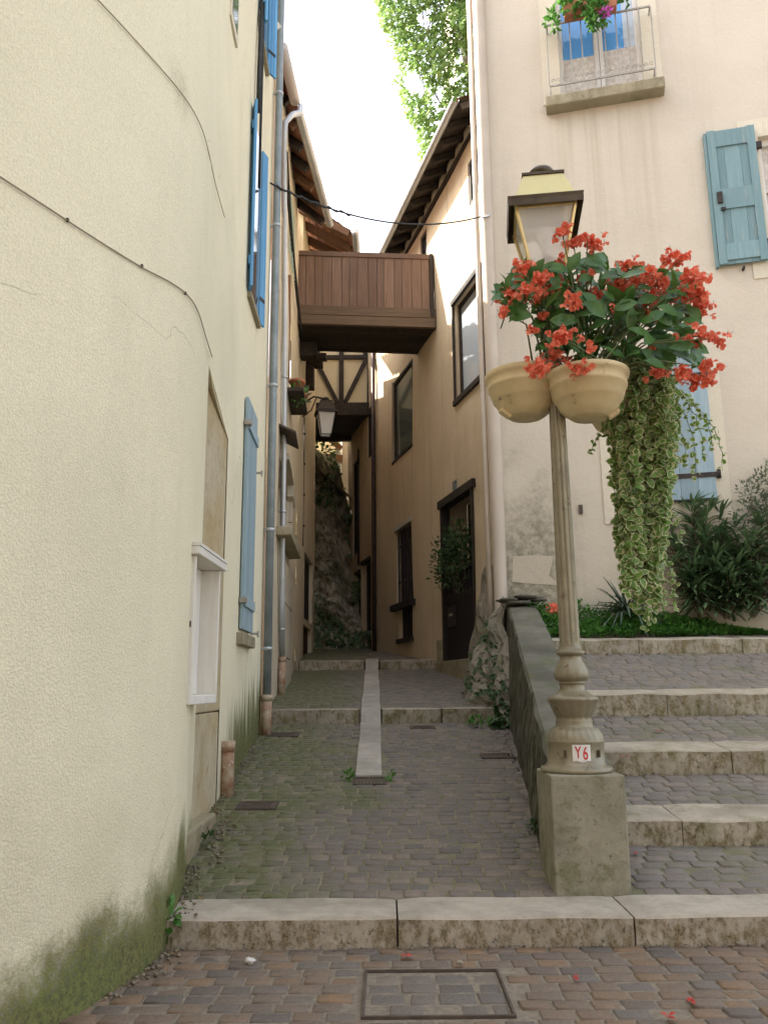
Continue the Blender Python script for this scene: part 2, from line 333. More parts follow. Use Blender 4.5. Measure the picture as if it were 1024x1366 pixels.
simple('rail_iron', (.40, .38, .34), (.28, .25, .21), 26, .6, .2, wear=((.16, .08, .04), .6))
simple('rusty_iron', (.075, .058, .048), (.115, .09, .072), 12, .8, .2)
simple('lamp_paint', (.275, .245, .165), (.195, .172, .115), 6, .38, .2, .5, bs=.12, wear=((.14, .095, .055), .585))
simple('lamp_brass', (.60, .52, .24), (.54, .47, .23), 5, .42, .35, .5, bs=.05)
simple('lamp_gold', (.68, .52, .24), (.6, .46, .24), 9, .35, .5, bs=.05)
simple('lamp_black', (.06, .045, .03), (.09, .07, .045), 9, .42, .4, bs=.05)
simple('pot_cream', (.64, .52, .31), (.56, .45, .255), 5, .6, 0, .3, bs=.12, wear=((.34, .26, .15), .60))
simple('rubber', (.02, .02, .02), (.035, .035, .035), 20, .6)
simple('paper_white', (.75, .74, .72), (.66, .65, .62), 20, .7)
simple('sticker_red', (.62, .05, .045), (.5, .04, .04), 60, .5)
simple('petal_fallen', (.5, .05, .035), (.4, .04, .03), 30, .6)
simple('curtain', (.62, .58, .52), (.42, .38, .34), 16, .9, bs=.6)
simple('porcelain', (.7, .7, .68), (.75, .74, .72), 8, .25)
simple('bark', (.12, .09, .06), (.2, .16, .11), 8, .9, bs=.8, bd=.02)
def glass(name, tint, rough=.03, tr=.0, alpha=1):
    g = G(name, rough, .8); g.done(tint)
    if tr:
        g.b.inputs['Transmission Weight'].default_value = tr; g.b.inputs['IOR'].default_value = 1.1
    if alpha < 1: g.b.inputs['Alpha'].default_value = alpha
    M[name] = g.m
glass('window_glass', (.05, .055, .06), .05); glass('pale_reflection_glass', (.42, .47, .52), .12); glass('sky_reflection_glass', (.10, .30, .62), .05)  # pale and blue base colours paint a reflection into the panes
glass('green_glass', (.10, .12, .11), .06); glass('lamp_glass', (.92, .91, .87), .1, alpha=.5)
def leafmat(name, c1, c2, trans=.3, rough=.4, rim=None, sc=25):
    g = G(name, rough, .4); p = g.pos(); c = g.mix(g.rng(g.noise(p, sc, 3, .6), .3, .7), c1, c2)
    if rim:
        c = g.mix(g.rng(g.noise(p, 7, 3, .6), .35, .65, 0, .5), c, tuple(q*.55 for q in c1)); rim = g.mix(g.rng(g.noise(p, 13, 3, .6), .35, .65), rim, tuple(q*.7 for q in rim)); c = g.mix(g.rng(g.op('ADD', g.attr('edge'), g.op('MULTIPLY', g.op('SUBTRACT', g.noise(p, 34, 3, .6), .5), 1.3)), .60, .84), c, rim)
    g.done(c)
    if trans:
        tl = g.n('BsdfTranslucent'); g.put(tl.inputs[0], c); mx = g.n('MixShader'); mx.inputs[0].default_value = trans
        g.t.links.new(g.b.outputs[0], mx.inputs[1]); g.t.links.new(tl.outputs[0], mx.inputs[2]); g.t.links.new(mx.outputs[0], g.out.inputs[0])
    M[name] = g.m
leafmat('begonia_leaf', (.045, .125, .025), (.09, .20, .045), .28, .36, sc=9)
leafmat('begonia_bloom', (.86, .19, .115), (.84, .28, .17), .3, .5, sc=40)
leafmat('vinca_leaf', (.13, .27, .05), (.21, .36, .085), .4, .42, rim=(.70, .68, .40))
leafmat('ivy_leaf', (.15, .27, .06), (.27, .38, .12), .4, .45, sc=2)
leafmat('cover_leaf', (.06, .18, .03), (.11, .27, .05), .3, .5, sc=6)
leafmat('oleander_leaf', (.085, .155, .065), (.13, .20, .095), .25, .45, sc=5)
leafmat('yucca_leaf', (.05, .085, .055), (.075, .11, .07), .15, .5, sc=5)
leafmat('grey_leaf', (.11, .14, .09), (.15, .18, .12), .25, .6, sc=5)
leafmat('dark_leaf', (.03, .07, .02), (.05, .10, .03), .2, .5, sc=5)
leafmat('pink_bloom', (.6, .10, .5), (.7, .16, .55), .3, .5)
leafmat('stem_green', (.09, .12, .04), (.13, .15, .06), .0, .6)

def leaf(mb, p, d, nrm, L, W, fold=.25, droop=.25, prof=(.55, 1., .7), ts=(.22, .5, .78)):
    d = d.normalized(); sd_ = d.cross(nrm)
    if sd_.length < 1e-3: sd_ = d.orthogonal()
    sd_.normalize(); n = sd_.cross(d).normalized(); vs = []
    def mid(t): return p+d*(L*t)-n*(droop*L*t*t)
    mids = [mid(t) for t in (0, *ts, 1)]; vs += mids
    for sgn in (1, -1):
        for t, q in zip(ts, prof): vs.append(mid(t)+sd_*(sgn*W/2*q)+n*(fold*W/2*q))
    fs = []
    for o, fl in ((5, 0), (8, 1)):
        for q in ((0, 1, o), (1, 2, o+1, o), (2, 3, o+2, o+1), (3, 4, o+2)): fs.append(q[::-1] if fl else q)
    mb.add(vs, fs, attr=[.6, 0, 0, .1, 1.2]+[1]*6, smooth=True)
def rv(s=1.): return Vector((rnd.gauss(0, s), rnd.gauss(0, s), rnd.gauss(0, s)))
def quadleaf(mb, p, d, n, L, W):
    d = d.normalized(); s = d.cross(n); s = s.normalized() if s.length > 1e-3 else d.orthogonal().normalized(); k = s.cross(d)
    mb.add([p, p+d*L*.45+s*W/2+k*W*.12, p+d*L, p+d*L*.45-s*W/2+k*W*.12, p+d*L*.5-k*W*.06], [(0, 1, 4), (1, 2, 4), (2, 3, 4), (3, 0, 4)], attr=1., smooth=False)
# ------------------------------------------------------------------ the ground: paving, kerbs, steps
NEAR = catmull([(-6.0, -3.5, 0), (-4.2, -.4, 0), (-3.1, 1.2, 0), (-2.4, 2.25, 0), (-1.85, 3.1, 0), (-1.44, 3.93, 0), (-1.28, 4.5, 0), (-1.235, 5.0, 0), (-1.28, 5.5, 0), (-1.36, 5.95, 0), (-1.41, 6.3, 0)], 6)
def near_x(y):
    for a, b in zip(NEAR, NEAR[1:]):
        if a.y <= y <= b.y: return a.x+(b.x-a.x)*(y-a.y)/(b.y-a.y)
    return -1.46 if y < 8 else -1.46-(y-8)*.03
def left_x(y):
    if y < 6.3: return near_x(y)
    if y < 10.5: return -1.47-(y-6.3)*.02
    return -1.55-(y-10.5)*.039 if y < 16.5 else -1.79
YS1, YS2 = 11.02, 16.43
def alley_z(y):
    if y < YS1: return .15+.147*(y-5.43)
    if y < YS2: return 1.15+.122*(y-YS1-.3)
    return 1.95+.09*(y-YS2-.3)
def face_x(y): return 1.0+.256*(16.43-y)
PAR_L = lambda y: 1.02+.107*(y-5.45)-.02                           # foot of the parapet's left face
PAR_T = lambda y: .86+(y-5.95)*.277                               # its sloping top
PAR_W = .52
STEPS = [(6.4, .27, .44), (7.7, .635, .84), (9.1, 1.10, 1.325), (11.1, 1.83, 2.02)]   # riser y, foot z, top z
STEP_D, STEP_K = .45, .1
def stair_z(y):
    pr = (5.43, .15)
    for ys, a, b in STEPS:
        if y <= ys: return pr[1]+(a-pr[1])*(y-pr[0])/(ys-pr[0])
        pr = (ys+STEP_D, b+STEP_K*STEP_D)
    return pr[1]
def pave(mb, y0, y1, XL, XR, Z, row=.112, ln=(.12, .17), skip=None, gap=.014, hgt=.007, wob=.03):
    y = y0; r = 0; ph = rnd.random()*10
    while y < y1:
        rw = row*rnd.uniform(.93, 1.07)
        if y+rw > y1: rw = y1-y
        if rw < row*.4: break
        x = XL(y)-rnd.uniform(0, .14); xr = XR(y)
        while x < xr:
            L = rnd.uniform(*ln); cx, cy = x+L/2, y+rw/2
            yo = wob*mnoise.noise(Vector((cx*.8, cy*.6, ph)))
            if not (skip and skip(cx, cy)):
                a, b, c, d = x+gap/2, min(x+L-gap/2, xr+.05), y+gap/2+yo, y+rw-gap/2+yo
                if b-a > .03:
                    dz = rnd.gauss(0, .003); tx, ty = rnd.gauss(0, .009), rnd.gauss(0, .009); tone = rnd.random(); vs = []
                    jit = [(rnd.gauss(0, .0025), rnd.gauss(0, .0025)) for _ in range(4)]
                    for ins, h in ((-.001, -.018), (.002, hgt*.45), (.010, hgt)):
                        for (px_, py_), (jx, jy), (sx, sy) in zip(((a, c), (b, c), (b, d), (a, d)), jit, ((1, 1), (-1, 1), (-1, -1), (1, -1))):
                            X, Y = px_+jx+sx*ins, min(max(py_+jy+sy*ins, y0+.001), y1-.001)
                            vs.append((X, Y, Z(Y)+h-.012+dz+(X-cx)*tx+(Y-cy)*ty))
                    fs = [(i, (i+1) % 4, 4+(i+1) % 4, 4+i) for i in range(4)]+[(4+i, 4+(i+1) % 4, 8+(i+1) % 4, 8+i) for i in range(4)]+[(8, 9, 10, 11)]
                    mb.add(vs, fs, attr=tone, smooth=True)
            x += L
        y += rw; r += 1
g = MB(); g.add([(-400, -400, -.06), (400, -400, -.06), (400, 900, -.06), (-400, 900, -.06)], [(0, 1, 2, 3)]); struct(g, 'ground', M['asphalt'])
MAN = (-.12, .56, 3.98, 4.60)                                      # the manhole's frame x0 x1 y0 y1
in_man = lambda x, y: MAN[0]-.03-.12*(4.6-y) < x < MAN[1]+.03 and MAN[2]-.04 < y < MAN[3]+.03
f0 = lambda y: .012*math.sin(y)*0 
pv = MB(); pave(pv, 1.0, 4.975, lambda y: near_x(y)-.05, lambda y: 4.6, f0, row=.118, ln=(.13, .185), wob=.015, skip=lambda x, y: MAN[0]-.05 < x < MAN[1]+.05 and MAN[2]-.035 < y < MAN[3]+.035)
struct(pv, 'square_paving', M['square_paver'], attr='tone')
b = MB(); b.add([(-5, -2, -.012), (6, -2, -.012), (6, 5.0, -.012), (-5, 5.0, -.012)], [(0, 1, 2, 3)]); struct(b, 'paving_bed', M['joint_sand'])
# manhole: iron frame with a cover filled with setts
mh = thing('manhole_cover', 'square iron manhole cover filled with grey setts in the brown paving', 'manhole', (0, 0, 0))
a = MB()
for q in ((MAN[0], MAN[1], MAN[2], MAN[2]+.014), (MAN[0], MAN[1], MAN[3]-.014, MAN[3]), (MAN[0], MAN[0]+.014, MAN[2]+.014, MAN[3]-.014), (MAN[1]-.014, MAN[1], MAN[2]+.014, MAN[3]-.014)): a.box(*q, -.04, .003)
a.build('frame', M['rusty_iron'], mh, bevel=.003)
a = MB(); pave(a, MAN[2]+.03, MAN[3]-.02, lambda y: MAN[0]+.14, lambda y: MAN[1]-.07, lambda y: -.004, row=.135, ln=(.13, .19), wob=0); a.build('sett_infill', M['alley_paver'], mh, attr='tone')
a = MB(); a.box(MAN[0]+.024, MAN[1]-.024, MAN[2]+.024, MAN[3]-.024, -.05, -.016); a.build('cover', M['joint_moss'], mh)
# the first kerb: long limestone blocks
def slab(mb, x0, x1, y0, y1, z0, z1, tilt=0, n=(14, 3), amp=.008):
    def P(x, y, z):
        q = Vector((x*2.2, y*3, z*4)); return Vector((x, y+amp*mnoise.noise(q+Vector((5, 0, 0)))*1.2, z+amp*mnoise.noise(q)))
    nx = max(3, int((x1-x0)/.12)); r = .014; prof = [(y0, z0), (y0, z0+(z1-z0)*.5), (y0, z1-r), (y0+r, z1), (y0+(y1-y0)*.5, z1+tilt*.5), (y1, z1+tilt), (y1, z0)]
    vs = []; k = len(prof)
    for i in range(nx+1):
        x = x0+(x1-x0)*i/nx; e = (.008 if i in (0, nx) else 0)
        for (yy, zz) in prof: vs.append(P(x, yy+(e if yy == y0 else 0), zz-(e if zz >= z1 else 0)))
    fs = [(i*k+j, (i+1)*k+j, (i+1)*k+j+1, i*k+j+1) for i in range(nx) for j in range(k-1)]
    fs += [tuple(range(k)), tuple(nx*k+j for j in range(k))[::-1]]
    mb.add(vs, fs, smooth=False)
kb = MB(); X = -1.265
for x1 in (.055, 1.375, 2.95, 4.6): slab(kb, X+.005, x1-.005, 4.975+.012*(X < 0), 5.43, -.03, .15); X = x1
struct(kb, 'kerb', M['kerb_stone'])
# alley paving with its two steps
gx = lambda y: -.165-.012*(y-8.3)                                  # centre line of the drainage channel
in_ch = lambda x, y: y > 8.27 and abs(x-gx(y)) < .135
skips = [(-1.27, -.93, 7.28, 7.50), (1.0, 1.36, 9.02, 9.22), (-1.44, -1.05, 10.2, 10.42), (.30, .62, 10.62, 10.78), (-.32, .0, 8.02, 8.28)]
sk = lambda x, y: in_ch(x, y) or any(a-.03 < x < b+.03 and c-.02 < y < d+.02 for a, b, c, d in skips)
al = MB()
pave(al, 5.445, YS1-.01, left_x, lambda y: PAR_L(y)+.02 if y < 10 else 1.6, alley_z, row=.108, ln=(.12, .17), skip=sk, wob=.015)
pave(al, YS1+.31, YS2-.01, left_x, lambda y: 1.75, alley_z, row=.108, ln=(.12, .17), skip=sk, wob=.015)
pave(al, YS2+.31, 24.5, left_x, lambda y: 1.4, alley_z, row=.115, ln=(.13, .18), skip=lambda x, y: y < 17.3 and abs(x-gx(y)) < .15, wob=.04)
struct(al, 'alley_path', M['alley_paver'], attr='tone')
b = MB()
for ya, yb in ((5.42, YS1+.05), (YS1+.25, YS2+.05), (YS2+.25, 26)): b.add([(-2.6, ya, alley_z(ya if ya < 6 else ya+.0)-.011-(.013 if ya > 6 else 0)*0), ((1.3 if ya < 6 else 1.75), ya, alley_z(ya)-.011), ((1.3 if ya < 6 else 1.75), yb-.06, alley_z(yb-.06)-.011), (-2.6, yb-.06, alley_z(yb-.06)-.011)], [(0, 1, 2, 3)])
struct(b, 'path_bed', M['joint_moss'])
b = MB()
for (y, z0, z1, xs) in ((YS1, .93, 1.15, ((-1.60, -1.49), (-1.48, -.345), (-.05, .72), (.73, 1.62))), (YS2, 1.72, 1.95, ((-1.85, -1.7), (-1.69, -.42), (-.10, 1.05)))):
    for a, c in xs: slab(b, a+.004, c-.004, y, y+.30, z0, z1)
struct(b, 'path_step', M['step_stone'])
b = MB(); ch = [(8.29, .592), (9.1, .712), (9.75, .808), (10.5, .918), (10.93, .985), (11.07, 1.152), (11.6, 1.195), (12.5, 1.303), (13.6, 1.437), (14.6, 1.559), (15.7, 1.693), (16.35, 1.775), (16.48, 1.955), (17.3, 2.015)]
for i, ((ya, za), (yb, zb)) in enumerate(zip(ch, ch[1:])):
    o = rnd.gauss(0, .004); wd = .128
    b.box8([(gx(ya)-wd+o, ya+.006, za-.14), (gx(ya)+wd+o, ya+.006, za-.14), (gx(yb)+wd+o, yb-.006, zb-.14), (gx(yb)-wd+o, yb-.006, zb-.14),
            (gx(ya)-wd+o, ya+.006, za), (gx(ya)+wd+o, ya+.006, za), (gx(yb)+wd+o, yb-.006, zb), (gx(yb)-wd+o, yb-.006, zb)])
tag(b.build('drain_channel', M['channel_stone'], bevel=.008), kind='structure')
def grate(label, x0, x1, y0, y1, bars=0):
    t = thing('drain_grate' if bars else 'service_cover', label, 'grate' if bars else 'cover', ((x0+x1)/2, (y0+y1)/2, alley_z((y0+y1)/2)))
    cx, cy = (x0+x1)/2, (y0+y1)/2; zf = lambda y: alley_z(y)-alley_z(cy)
    def bx(mb, xa, xb, ya, yb, h0, h1): mb.box8([(xa-cx, ya-cy, zf(ya)+h0), (xb-cx, ya-cy, zf(ya)+h0), (xb-cx, yb-cy, zf(yb)+h0), (xa-cx, yb-cy, zf(yb)+h0), (xa-cx, ya-cy, zf(ya)+h1), (xb-cx, ya-cy, zf(ya)+h1), (xb-cx, yb-cy, zf(yb)+h1), (xa-cx, yb-cy, zf(yb)+h1)])
    fr = MB(); e = .016
    for q in ((x0, x1, y0, y0+e), (x0, x1, y1-e, y1), (x0, x0+e, y0+e, y1-e), (x1-e, x1, y0+e, y1-e)): bx(fr, *q, -.05, .006)
    fr.build('frame', M['rusty_iron'], t)
    pl = MB()
    if bars:
        for i in range(bars): xa = x0+e+(x1-x0-2*e)*(i+.2)/bars; bx(pl, xa, xa+(x1-x0-2*e)*.6/bars, y0+e, y1-e, -.04, .003)
        pl.build('bars', M['rusty_iron'], t)
    else:
        bx(pl, x0+e+.002, x1-e-.002, y0+e+.002, y1-e-.002, -.04, .002)
        for i in range(5): ya = y0+e+(y1-y0-2*e)*(i+.35)/5; bx(pl, x0+.05, x1-.05, ya, ya+.008, .002, .005)
        pl.build('plate', M['rusty_iron'], t)
grate('small dark grate at the lower end of the pale stone channel', *skips[4], bars=9)
grate('rusty service cover beside the foot of the cream house', *skips[0])
grate('dark service cover in the path below the mossy parapet', *skips[1], bars=8)
grate('reddish cover at the foot of the grey downpipe', *skips[2])
grate('dark flat cover just below the right half of the first path step', *skips[3])
# the wide stairs on the right
st = MB()
for i, (ys, a, c) in enumerate(STEPS):
    xl = PAR_L(ys)+PAR_W-.06; js = [xl, xl+rnd.uniform(1.1, 1.6), xl+rnd.uniform(2.4, 2.9), 5.6, 7.5]
    if i == 0: js = [xl, 2.17, 3.4, 5.0, 7.0]
    for x0, x1 in zip(js, js[1:]): slab(st, x0+.004, x1-.004, ys+rnd.gauss(0, .004), ys+STEP_D, a-.06, c, STEP_K*STEP_D, amp=.016)
struct(st, 'stair_step', M['step_stone'])
sp = MB(); bd = MB(); ya = 5.44
for i, (ys, a, c) in enumerate(STEPS):
    pave(sp, ya, ys-.004, lambda y: PAR_L(y)+PAR_W-.05, lambda y: 6.0, stair_z, row=.122, ln=(.15, .21), wob=.012, skip=(lambda x, y: x < 1.52 and y < 6.0))
    e = 7.5; bd.add([(PAR_L(ya)+.3, ya-.005, stair_z(ya+.001)-.012), (e, ya-.005, stair_z(ya+.001)-.012), (e, ys+.02, stair_z(ys)-.010), (PAR_L(ys)+.3, ys+.02, stair_z(ys)-.010)], [(0, 1, 2, 3)])
    ya = ys+STEP_D+.005
pave(sp, ya, 12.0, lambda y: 4.5-(y-11.5)*-1.5, lambda y: 6.5, lambda y: stair_z(13)+.02, row=.122, ln=(.15, .21))
struct(sp, 'stair_paving', M['stair_paver'], attr='tone'); struct(bd, 'stair_bed', M['joint_moss'])
b = MB(); zs = 2.085
b.add([(1.9, 11.56, zs-.02), (4.1, 11.56, zs-.03), (3.5, 12.4, zs+.03), (7.5, 11.3, zs+.03), (7.5, 13.2, zs+.06), (1.7, 13.2, zs+.06)], [(0, 1, 2, 5), (2, 3, 4, 5)]); struct(b, 'bed_soil', M['soil'])

# ------------------------------------------------------------------ parapet and plinth
pp = MB(); ny = 26
def par_pt(y, k):
    xl, t = PAR_L(y), PAR_T(y); foot = min(alley_z(y), stair_z(y) if y < 11 else 9)-.1
    t2 = t+.02*mnoise.noise(Vector((y*2.5, 1, 0)))
    return [(xl, foot), (xl+.035, foot+(t2-foot)*.5), (xl+.085, t2-.03), (xl+.11, t2), (xl+.34, t2+.012), (xl+PAR_W-.03, t2), (xl+PAR_W, t2-.035), (xl+PAR_W+.02, foot)][k]
vs = []
for i in range(ny+1):
    y = 5.93+(12.6-5.93)*i/ny
    for k in range(8):
        x, z = par_pt(y, k); n = mnoise.noise(Vector((x*3, y*2, z*3)))*.03; vs.append((x+n*(k < 3), y, z+.6*n))
fs = [(i*8+k, i*8+k+1, (i+1)*8+k+1, (i+1)*8+k) for i in range(ny) for k in range(7)]+[tuple(range(8))[::-1], tuple(ny*8+k for k in range(8))]
pp.add(vs, fs)
pt = tag(pp.build('parapet_wall', M['parapet_stone']), 'mossy stone parapet wall sloping up between the alley and the stairs', 'wall')
for k in range(16):                                                # ragged flat stones that cap its upper end
    q = MB(); c = (PAR_L(12.25)+.03+rnd.random()*.55, 12.0+rnd.random()*.4, PAR_T(12.2)+.02+.045*(k % 3)); q.ico(c, .1, (1.3, .9, .28), .5, 2.2, k, 6); q.build('cap_stone', M['parapet_stone'], pt)
pb = MB(); cx0, cx1, cy0, cy1, pz0, pz1 = 1.035, 1.505, 5.45, 5.95, .14, .855
def plv(x, y, z): n = Vector((x*4, y*4, z*3)); return (x+.006*mnoise.noise(n), y+.006*mnoise.noise(n+Vector((7, 0, 0))), z)
nz_ = 10; prs = [(cx0, cy0), ((cx0+cx1)/2, cy0), (cx1, cy0), (cx1, (cy0+cy1)/2), (cx1, cy1), ((cx0+cx1)/2, cy1), (cx0, cy1), (cx0, (cy0+cy1)/2)]
vs = [plv(x, y, pz0+(pz1-pz0)*j/nz_) for j in range(nz_+1) for x, y in prs]
pb.add(vs, [(j*8+i, j*8+(i+1) % 8, (j+1)*8+(i+1) % 8, (j+1)*8+i) for j in range(nz_) for i in range(8)]+[tuple(nz_*8+i for i in range(8))])
tag(pb.build('stone_plinth', M['plinth_stone'], bevel=.012), 'square weathered stone plinth under the street lamp', 'plinth')

# ------------------------------------------------------------------ the cream house on the left
HZ = 13.6
ch_ = thing('cream_house', 'cream roughcast house with rounded corner and blue shutters on the left', 'house', (-3, 5, 0))
def T(o, par): o.parent = par; o.matrix_parent_inverse = Matrix.Translation(-par.location); return o
def part(mb, name, mat, par, attr=None, bevel=0, label=None):
    o = mb.build(name, mat, None, attr, bevel); o.parent = par
    off = par.location.copy() if par.type == 'EMPTY' else Vector((0, 0, 0))
    o.matrix_parent_inverse = Matrix.Translation(-off)
    if label: o['label'] = label
    return o
RZ = 3.98; wl = MB()
path = [Vector(p) for p in NEAR]; n1 = len(path); zl = [i*.5-.2 for i in range(int(HZ/.5)+1)]+[HZ]
vs = [(p.x, p.y, z) for z in zl for p in path]
wl.add(vs, [(j*n1+i, j*n1+i+1, (j+1)*n1+i+1, (j+1)*n1+i) for j in range(len(zl)-1) for i in range(n1-1)], smooth=True)
top = [path[-1], Vector((-1.435, 6.6, 0)), Vector((-1.455, 7.0, 0)), Vector((-1.47, 7.5, 0))]
def rzz(i): return RZ-.25*(i/3)
wl.add([(p.x, p.y, rzz(i)+(HZ-rzz(i))*k/12) for k in range(13) for i, p in enumerate(top)], [(k*4+i, k*4+i+1, (k+1)*4+i+1, (k+1)*4+i) for k in range(12) for i in range(3)], smooth=True)
e = path[-1]; jx = -1.525; ze = [-.2+(RZ+.2)*k/30 for k in range(31)]
wl.add([(e.x+.012*mnoise.noise(Vector((z*6, 2, 0)))*(0 < k < 30), e.y+.03*mnoise.noise(Vector((z*5, 0, 0)))*(0 < k < 30), z) for k, z in enumerate(ze)]+[(jx-.03, e.y+.03, z) for z in ze], [(k, 31+k, 32+k, k+1) for k in range(30)])   # the ragged end of the render
wl.add([(top[0].x, top[0].y, RZ), (top[3].x, top[3].y, rzz(3)), (jx-.05, top[3].y, rzz(3)), (jx-.05, top[0].y, RZ)], [(0, 1, 2, 3)])
AF = Fr((-1.47, 7.5), (-.025, 1), (1, 0))                           # its wall along the alley
AL = 2.98
up_win = (.95, 1.75, 5.75, 8.3, .12); tp_win = (1.25, 2.05, 9.2, 11.9, .12); lo_win = (.95, 1.72, 1.98, 4.5, .1)
AF.wall(wl, 0, AL, -.2, HZ, [], step=1)
far = AF.at(AL, 0, 0)
wl.add([(jx, e.y, -.2), (jx, 7.5, -.2), (jx, 7.5, RZ), (jx, e.y, RZ)], [(0, 1, 2, 3)])
q = [far, Vector((-9, far.y, 0)), Vector((-9, -3.5, 0)), path[0]]
for a, c in zip(q, q[1:]): wl.add([(a.x, a.y, -.2), (c.x, c.y, -.2), (c.x, c.y, HZ), (a.x, a.y, HZ)], [(0, 1, 2, 3)])
part(wl, 'wall', M['cream_render'], ch_)
rf = MB(); rp = [(p.x+.35, p.y, HZ) for p in path[::4]]+[(-1.1, 7.5, HZ), (far.x+.35, far.y, HZ), (-9, far.y, HZ), (-9, -3.5, HZ)]
rp2 = [((x-5)*.5-1.2, (y-3.5)*.5+3.5-.2, HZ+2.2) for x, y, z in rp]; nr = len(rp)
rf.add([(x, y, z-.08) for x, y, z in rp]+rp+rp2, [tuple(range(nr))[::-1]]+[(i, (i+1) % nr, nr+(i+1) % nr, nr+i) for i in range(nr)]+[(nr+i, nr+(i+1) % nr, 2*nr+(i+1) % nr, 2*nr+i) for i in range(nr)]+[tuple(2*nr+i for i in range(nr))])
part(rf, 'roof', M['tile'], ch_)
jm = MB(); zz = [.28, 1.22, 2.55, RZ-.06]
for i, (a, c) in enumerate(zip(zz, zz[1:])): jm.box(jx-.1, jx+.047+.006*(i % 2), 6.40+.05*(i % 2), 7.516, a+.004, c-.004)
part(jm, 'stone_jamb', M['jamb_stone'], ch_, bevel=.012)
jb = MB(); slabz = .25
jb.box(-1.6, -1.365, 6.02, 6.98, .1, .44); part(jb, 'door_stone', M['slab_stone'], ch_, bevel=.02)
def shutter_panel(fr, mb, u0, u1, z0, z1, w0, th=.035, planks=4, batt=(), bw=.11):
    for i in range(planks):
        a, c = u0+(u1-u0)*i/planks, u0+(u1-u0)*(i+1)/planks; fr.box(mb, a+.002, c-.002, w0, w0+th, z0, z1, attr=rnd.random())
    for zb in batt: fr.box(mb, u0+.02, u1-.02, w0+th, w0+th+.022, zb-bw/2, zb+bw/2, attr=rnd.random())
# closed lower shutter with its sill
sm = MB(); shutter_panel(AF, sm, lo_win[0], lo_win[1], lo_win[2]+.03, lo_win[3], .012, batt=(2.3, 4.2)); s_ = part(sm, 'shutter', M['pale_blue'], ch_, 'tone', .004, 'pale blue closed plank shutter low on the alley side')
for zb in (2.3, 4.2):
    hm = MB(); AF.box(hm, lo_win[0]-.05, lo_win[0]+.03, .01, .085, zb-.025, zb+.025); part(hm, 'hinge', M['rail_iron'], s_)
sl = MB(); AF.box(sl, lo_win[0]-.10, lo_win[1]+.06, -.02, .07, lo_win[2]-.13, lo_win[2]-.01); part(sl, 'sill', M['slab_stone'], ch_, bevel=.008)
for bz, bu in ((2.02, 1.88), (3.9, 1.9)):
    hm = MB(); AF.box(hm, bu, bu+.02, 0, .09, bz-.012, bz+.012); AF.box(hm, bu-.005, bu+.025, .075, .09, bz-.04, bz+.03); part(hm, 'shutter_stop', M['rail_iron'], ch_)
# upper windows with shutters standing open from the wall
def open_window(u0, u1, z0, z1, mat, lab, out=.36):
    wm = MB(); AF.box(wm, u0, u1, -.02, .012, z0, z1); wn = part(wm, 'window', M['white_wood'], ch_, 'tone')
    gm = MB(); AF.box(gm, u0+.07, u1-.07, .013, .02, z0+.07, z1-.07); part(gm, 'pane', M['window_glass'], wn)
    sm = MB(); AF.box(sm, u0-.06, u1+.04, 0, .05, z0-.09, z0-.025); part(sm, 'sill', M['slab_stone'], wn)
    for k, (uu, dd) in enumerate(((u0-.02, -.16), (u1+.02, .14))):
        p0 = AF.at(uu, .03, 0); d = (AF.d*dd+AF.o*out); F2 = Fr((p0.x, p0.y), (d.x, d.y), (-AF.d.x if k == 0 else AF.d.x, -AF.d.y if k == 0 else AF.d.y))
        L = d.length; b = MB(); shutter_panel(F2, b, 0, L, z0-.02, z1+.02, 0, .032, 3, batt=(z0+.3, z1-.3)); sp_ = part(b, 'shutter', M[mat], ch_, 'tone', .004, lab)
        h = MB(); F2.box(h, 0, L*.8, -.008, -.001, z0+.28, z0+.32); part(h, 'strap', M['iron'], sp_)
open_window(.98, 1.72, 5.75, 8.05, 'sky_blue', 'bright blue plank shutter standing open upstairs', .05)
open_window(1.3, 1.95, 9.45, 12.2, 'sky_blue', 'bright blue plank shutter standing open on the top storey', .10)
wm = MB(); TF = Fr((-1.445, 6.75), (-.025, 1), (1, 0)); TF.box(wm, 0, .42, -.03, .02, 7.75, 9.3); wn = part(wm, 'window', M['pale_surround'], ch_)
gm = MB(); TF.box(gm, .06, .36, .021, .024, 7.85, 9.2); part(gm, 'pane', M['window_glass'], wn)
cb = MB(); cb.tube([AF.at(1.15+.1*math.sin(z*1.3), .05, z) for z in (8.1, 8.6, 9.2, 10, 11, 12, 13)], .03, 6); cb.tube([AF.at(1.22, .06, z) for z in (7.2, 8.2, 9.5, 11, 13)], .018, 6); part(cb, 'cable_bundle', M['rubber'], ch_)
def downpipe(par, pts, r, mat, brk, lab, fr=None, socket=None):
    mb = MB(); mb.tube(pts, r, 14); o = part(mb, 'downpipe', M[mat], par, label=lab)
    for z in brk:
        q = [p for p in pts]; 
        for a, c in zip(q, q[1:]):
            if min(a[2], c[2]) <= z <= max(a[2], c[2]) and abs(a[2]-c[2]) > .05:
                t = (z-a[2])/(c[2]-a[2]); p = Vector(a)+(Vector(c)-Vector(a))*t
                k = MB(); k.lathe([(r, -.02), (r+.007, -.02), (r+.007, .02), (r, .02)], p, 14); k.box(p.x-.09, p.x-r*.7, p.y-.012, p.y+.012, p.z-.012, p.z+.012); part(k, 'bracket', M['gutter_metal'], o); break
    if socket:
        k = MB(); p = Vector(pts[0]); k.tube([p-Vector((0, 0, socket)), p+Vector((0, 0, .02))], r+.014, 14); k.tube([p-Vector((0, 0, .03)), p+Vector((0, 0, .04))], r+.022, 14); part(k, 'foot_pipe', M['rust_pipe'], o)
    return o
pA = lambda z: Vector((-1.455, 10.36, z))
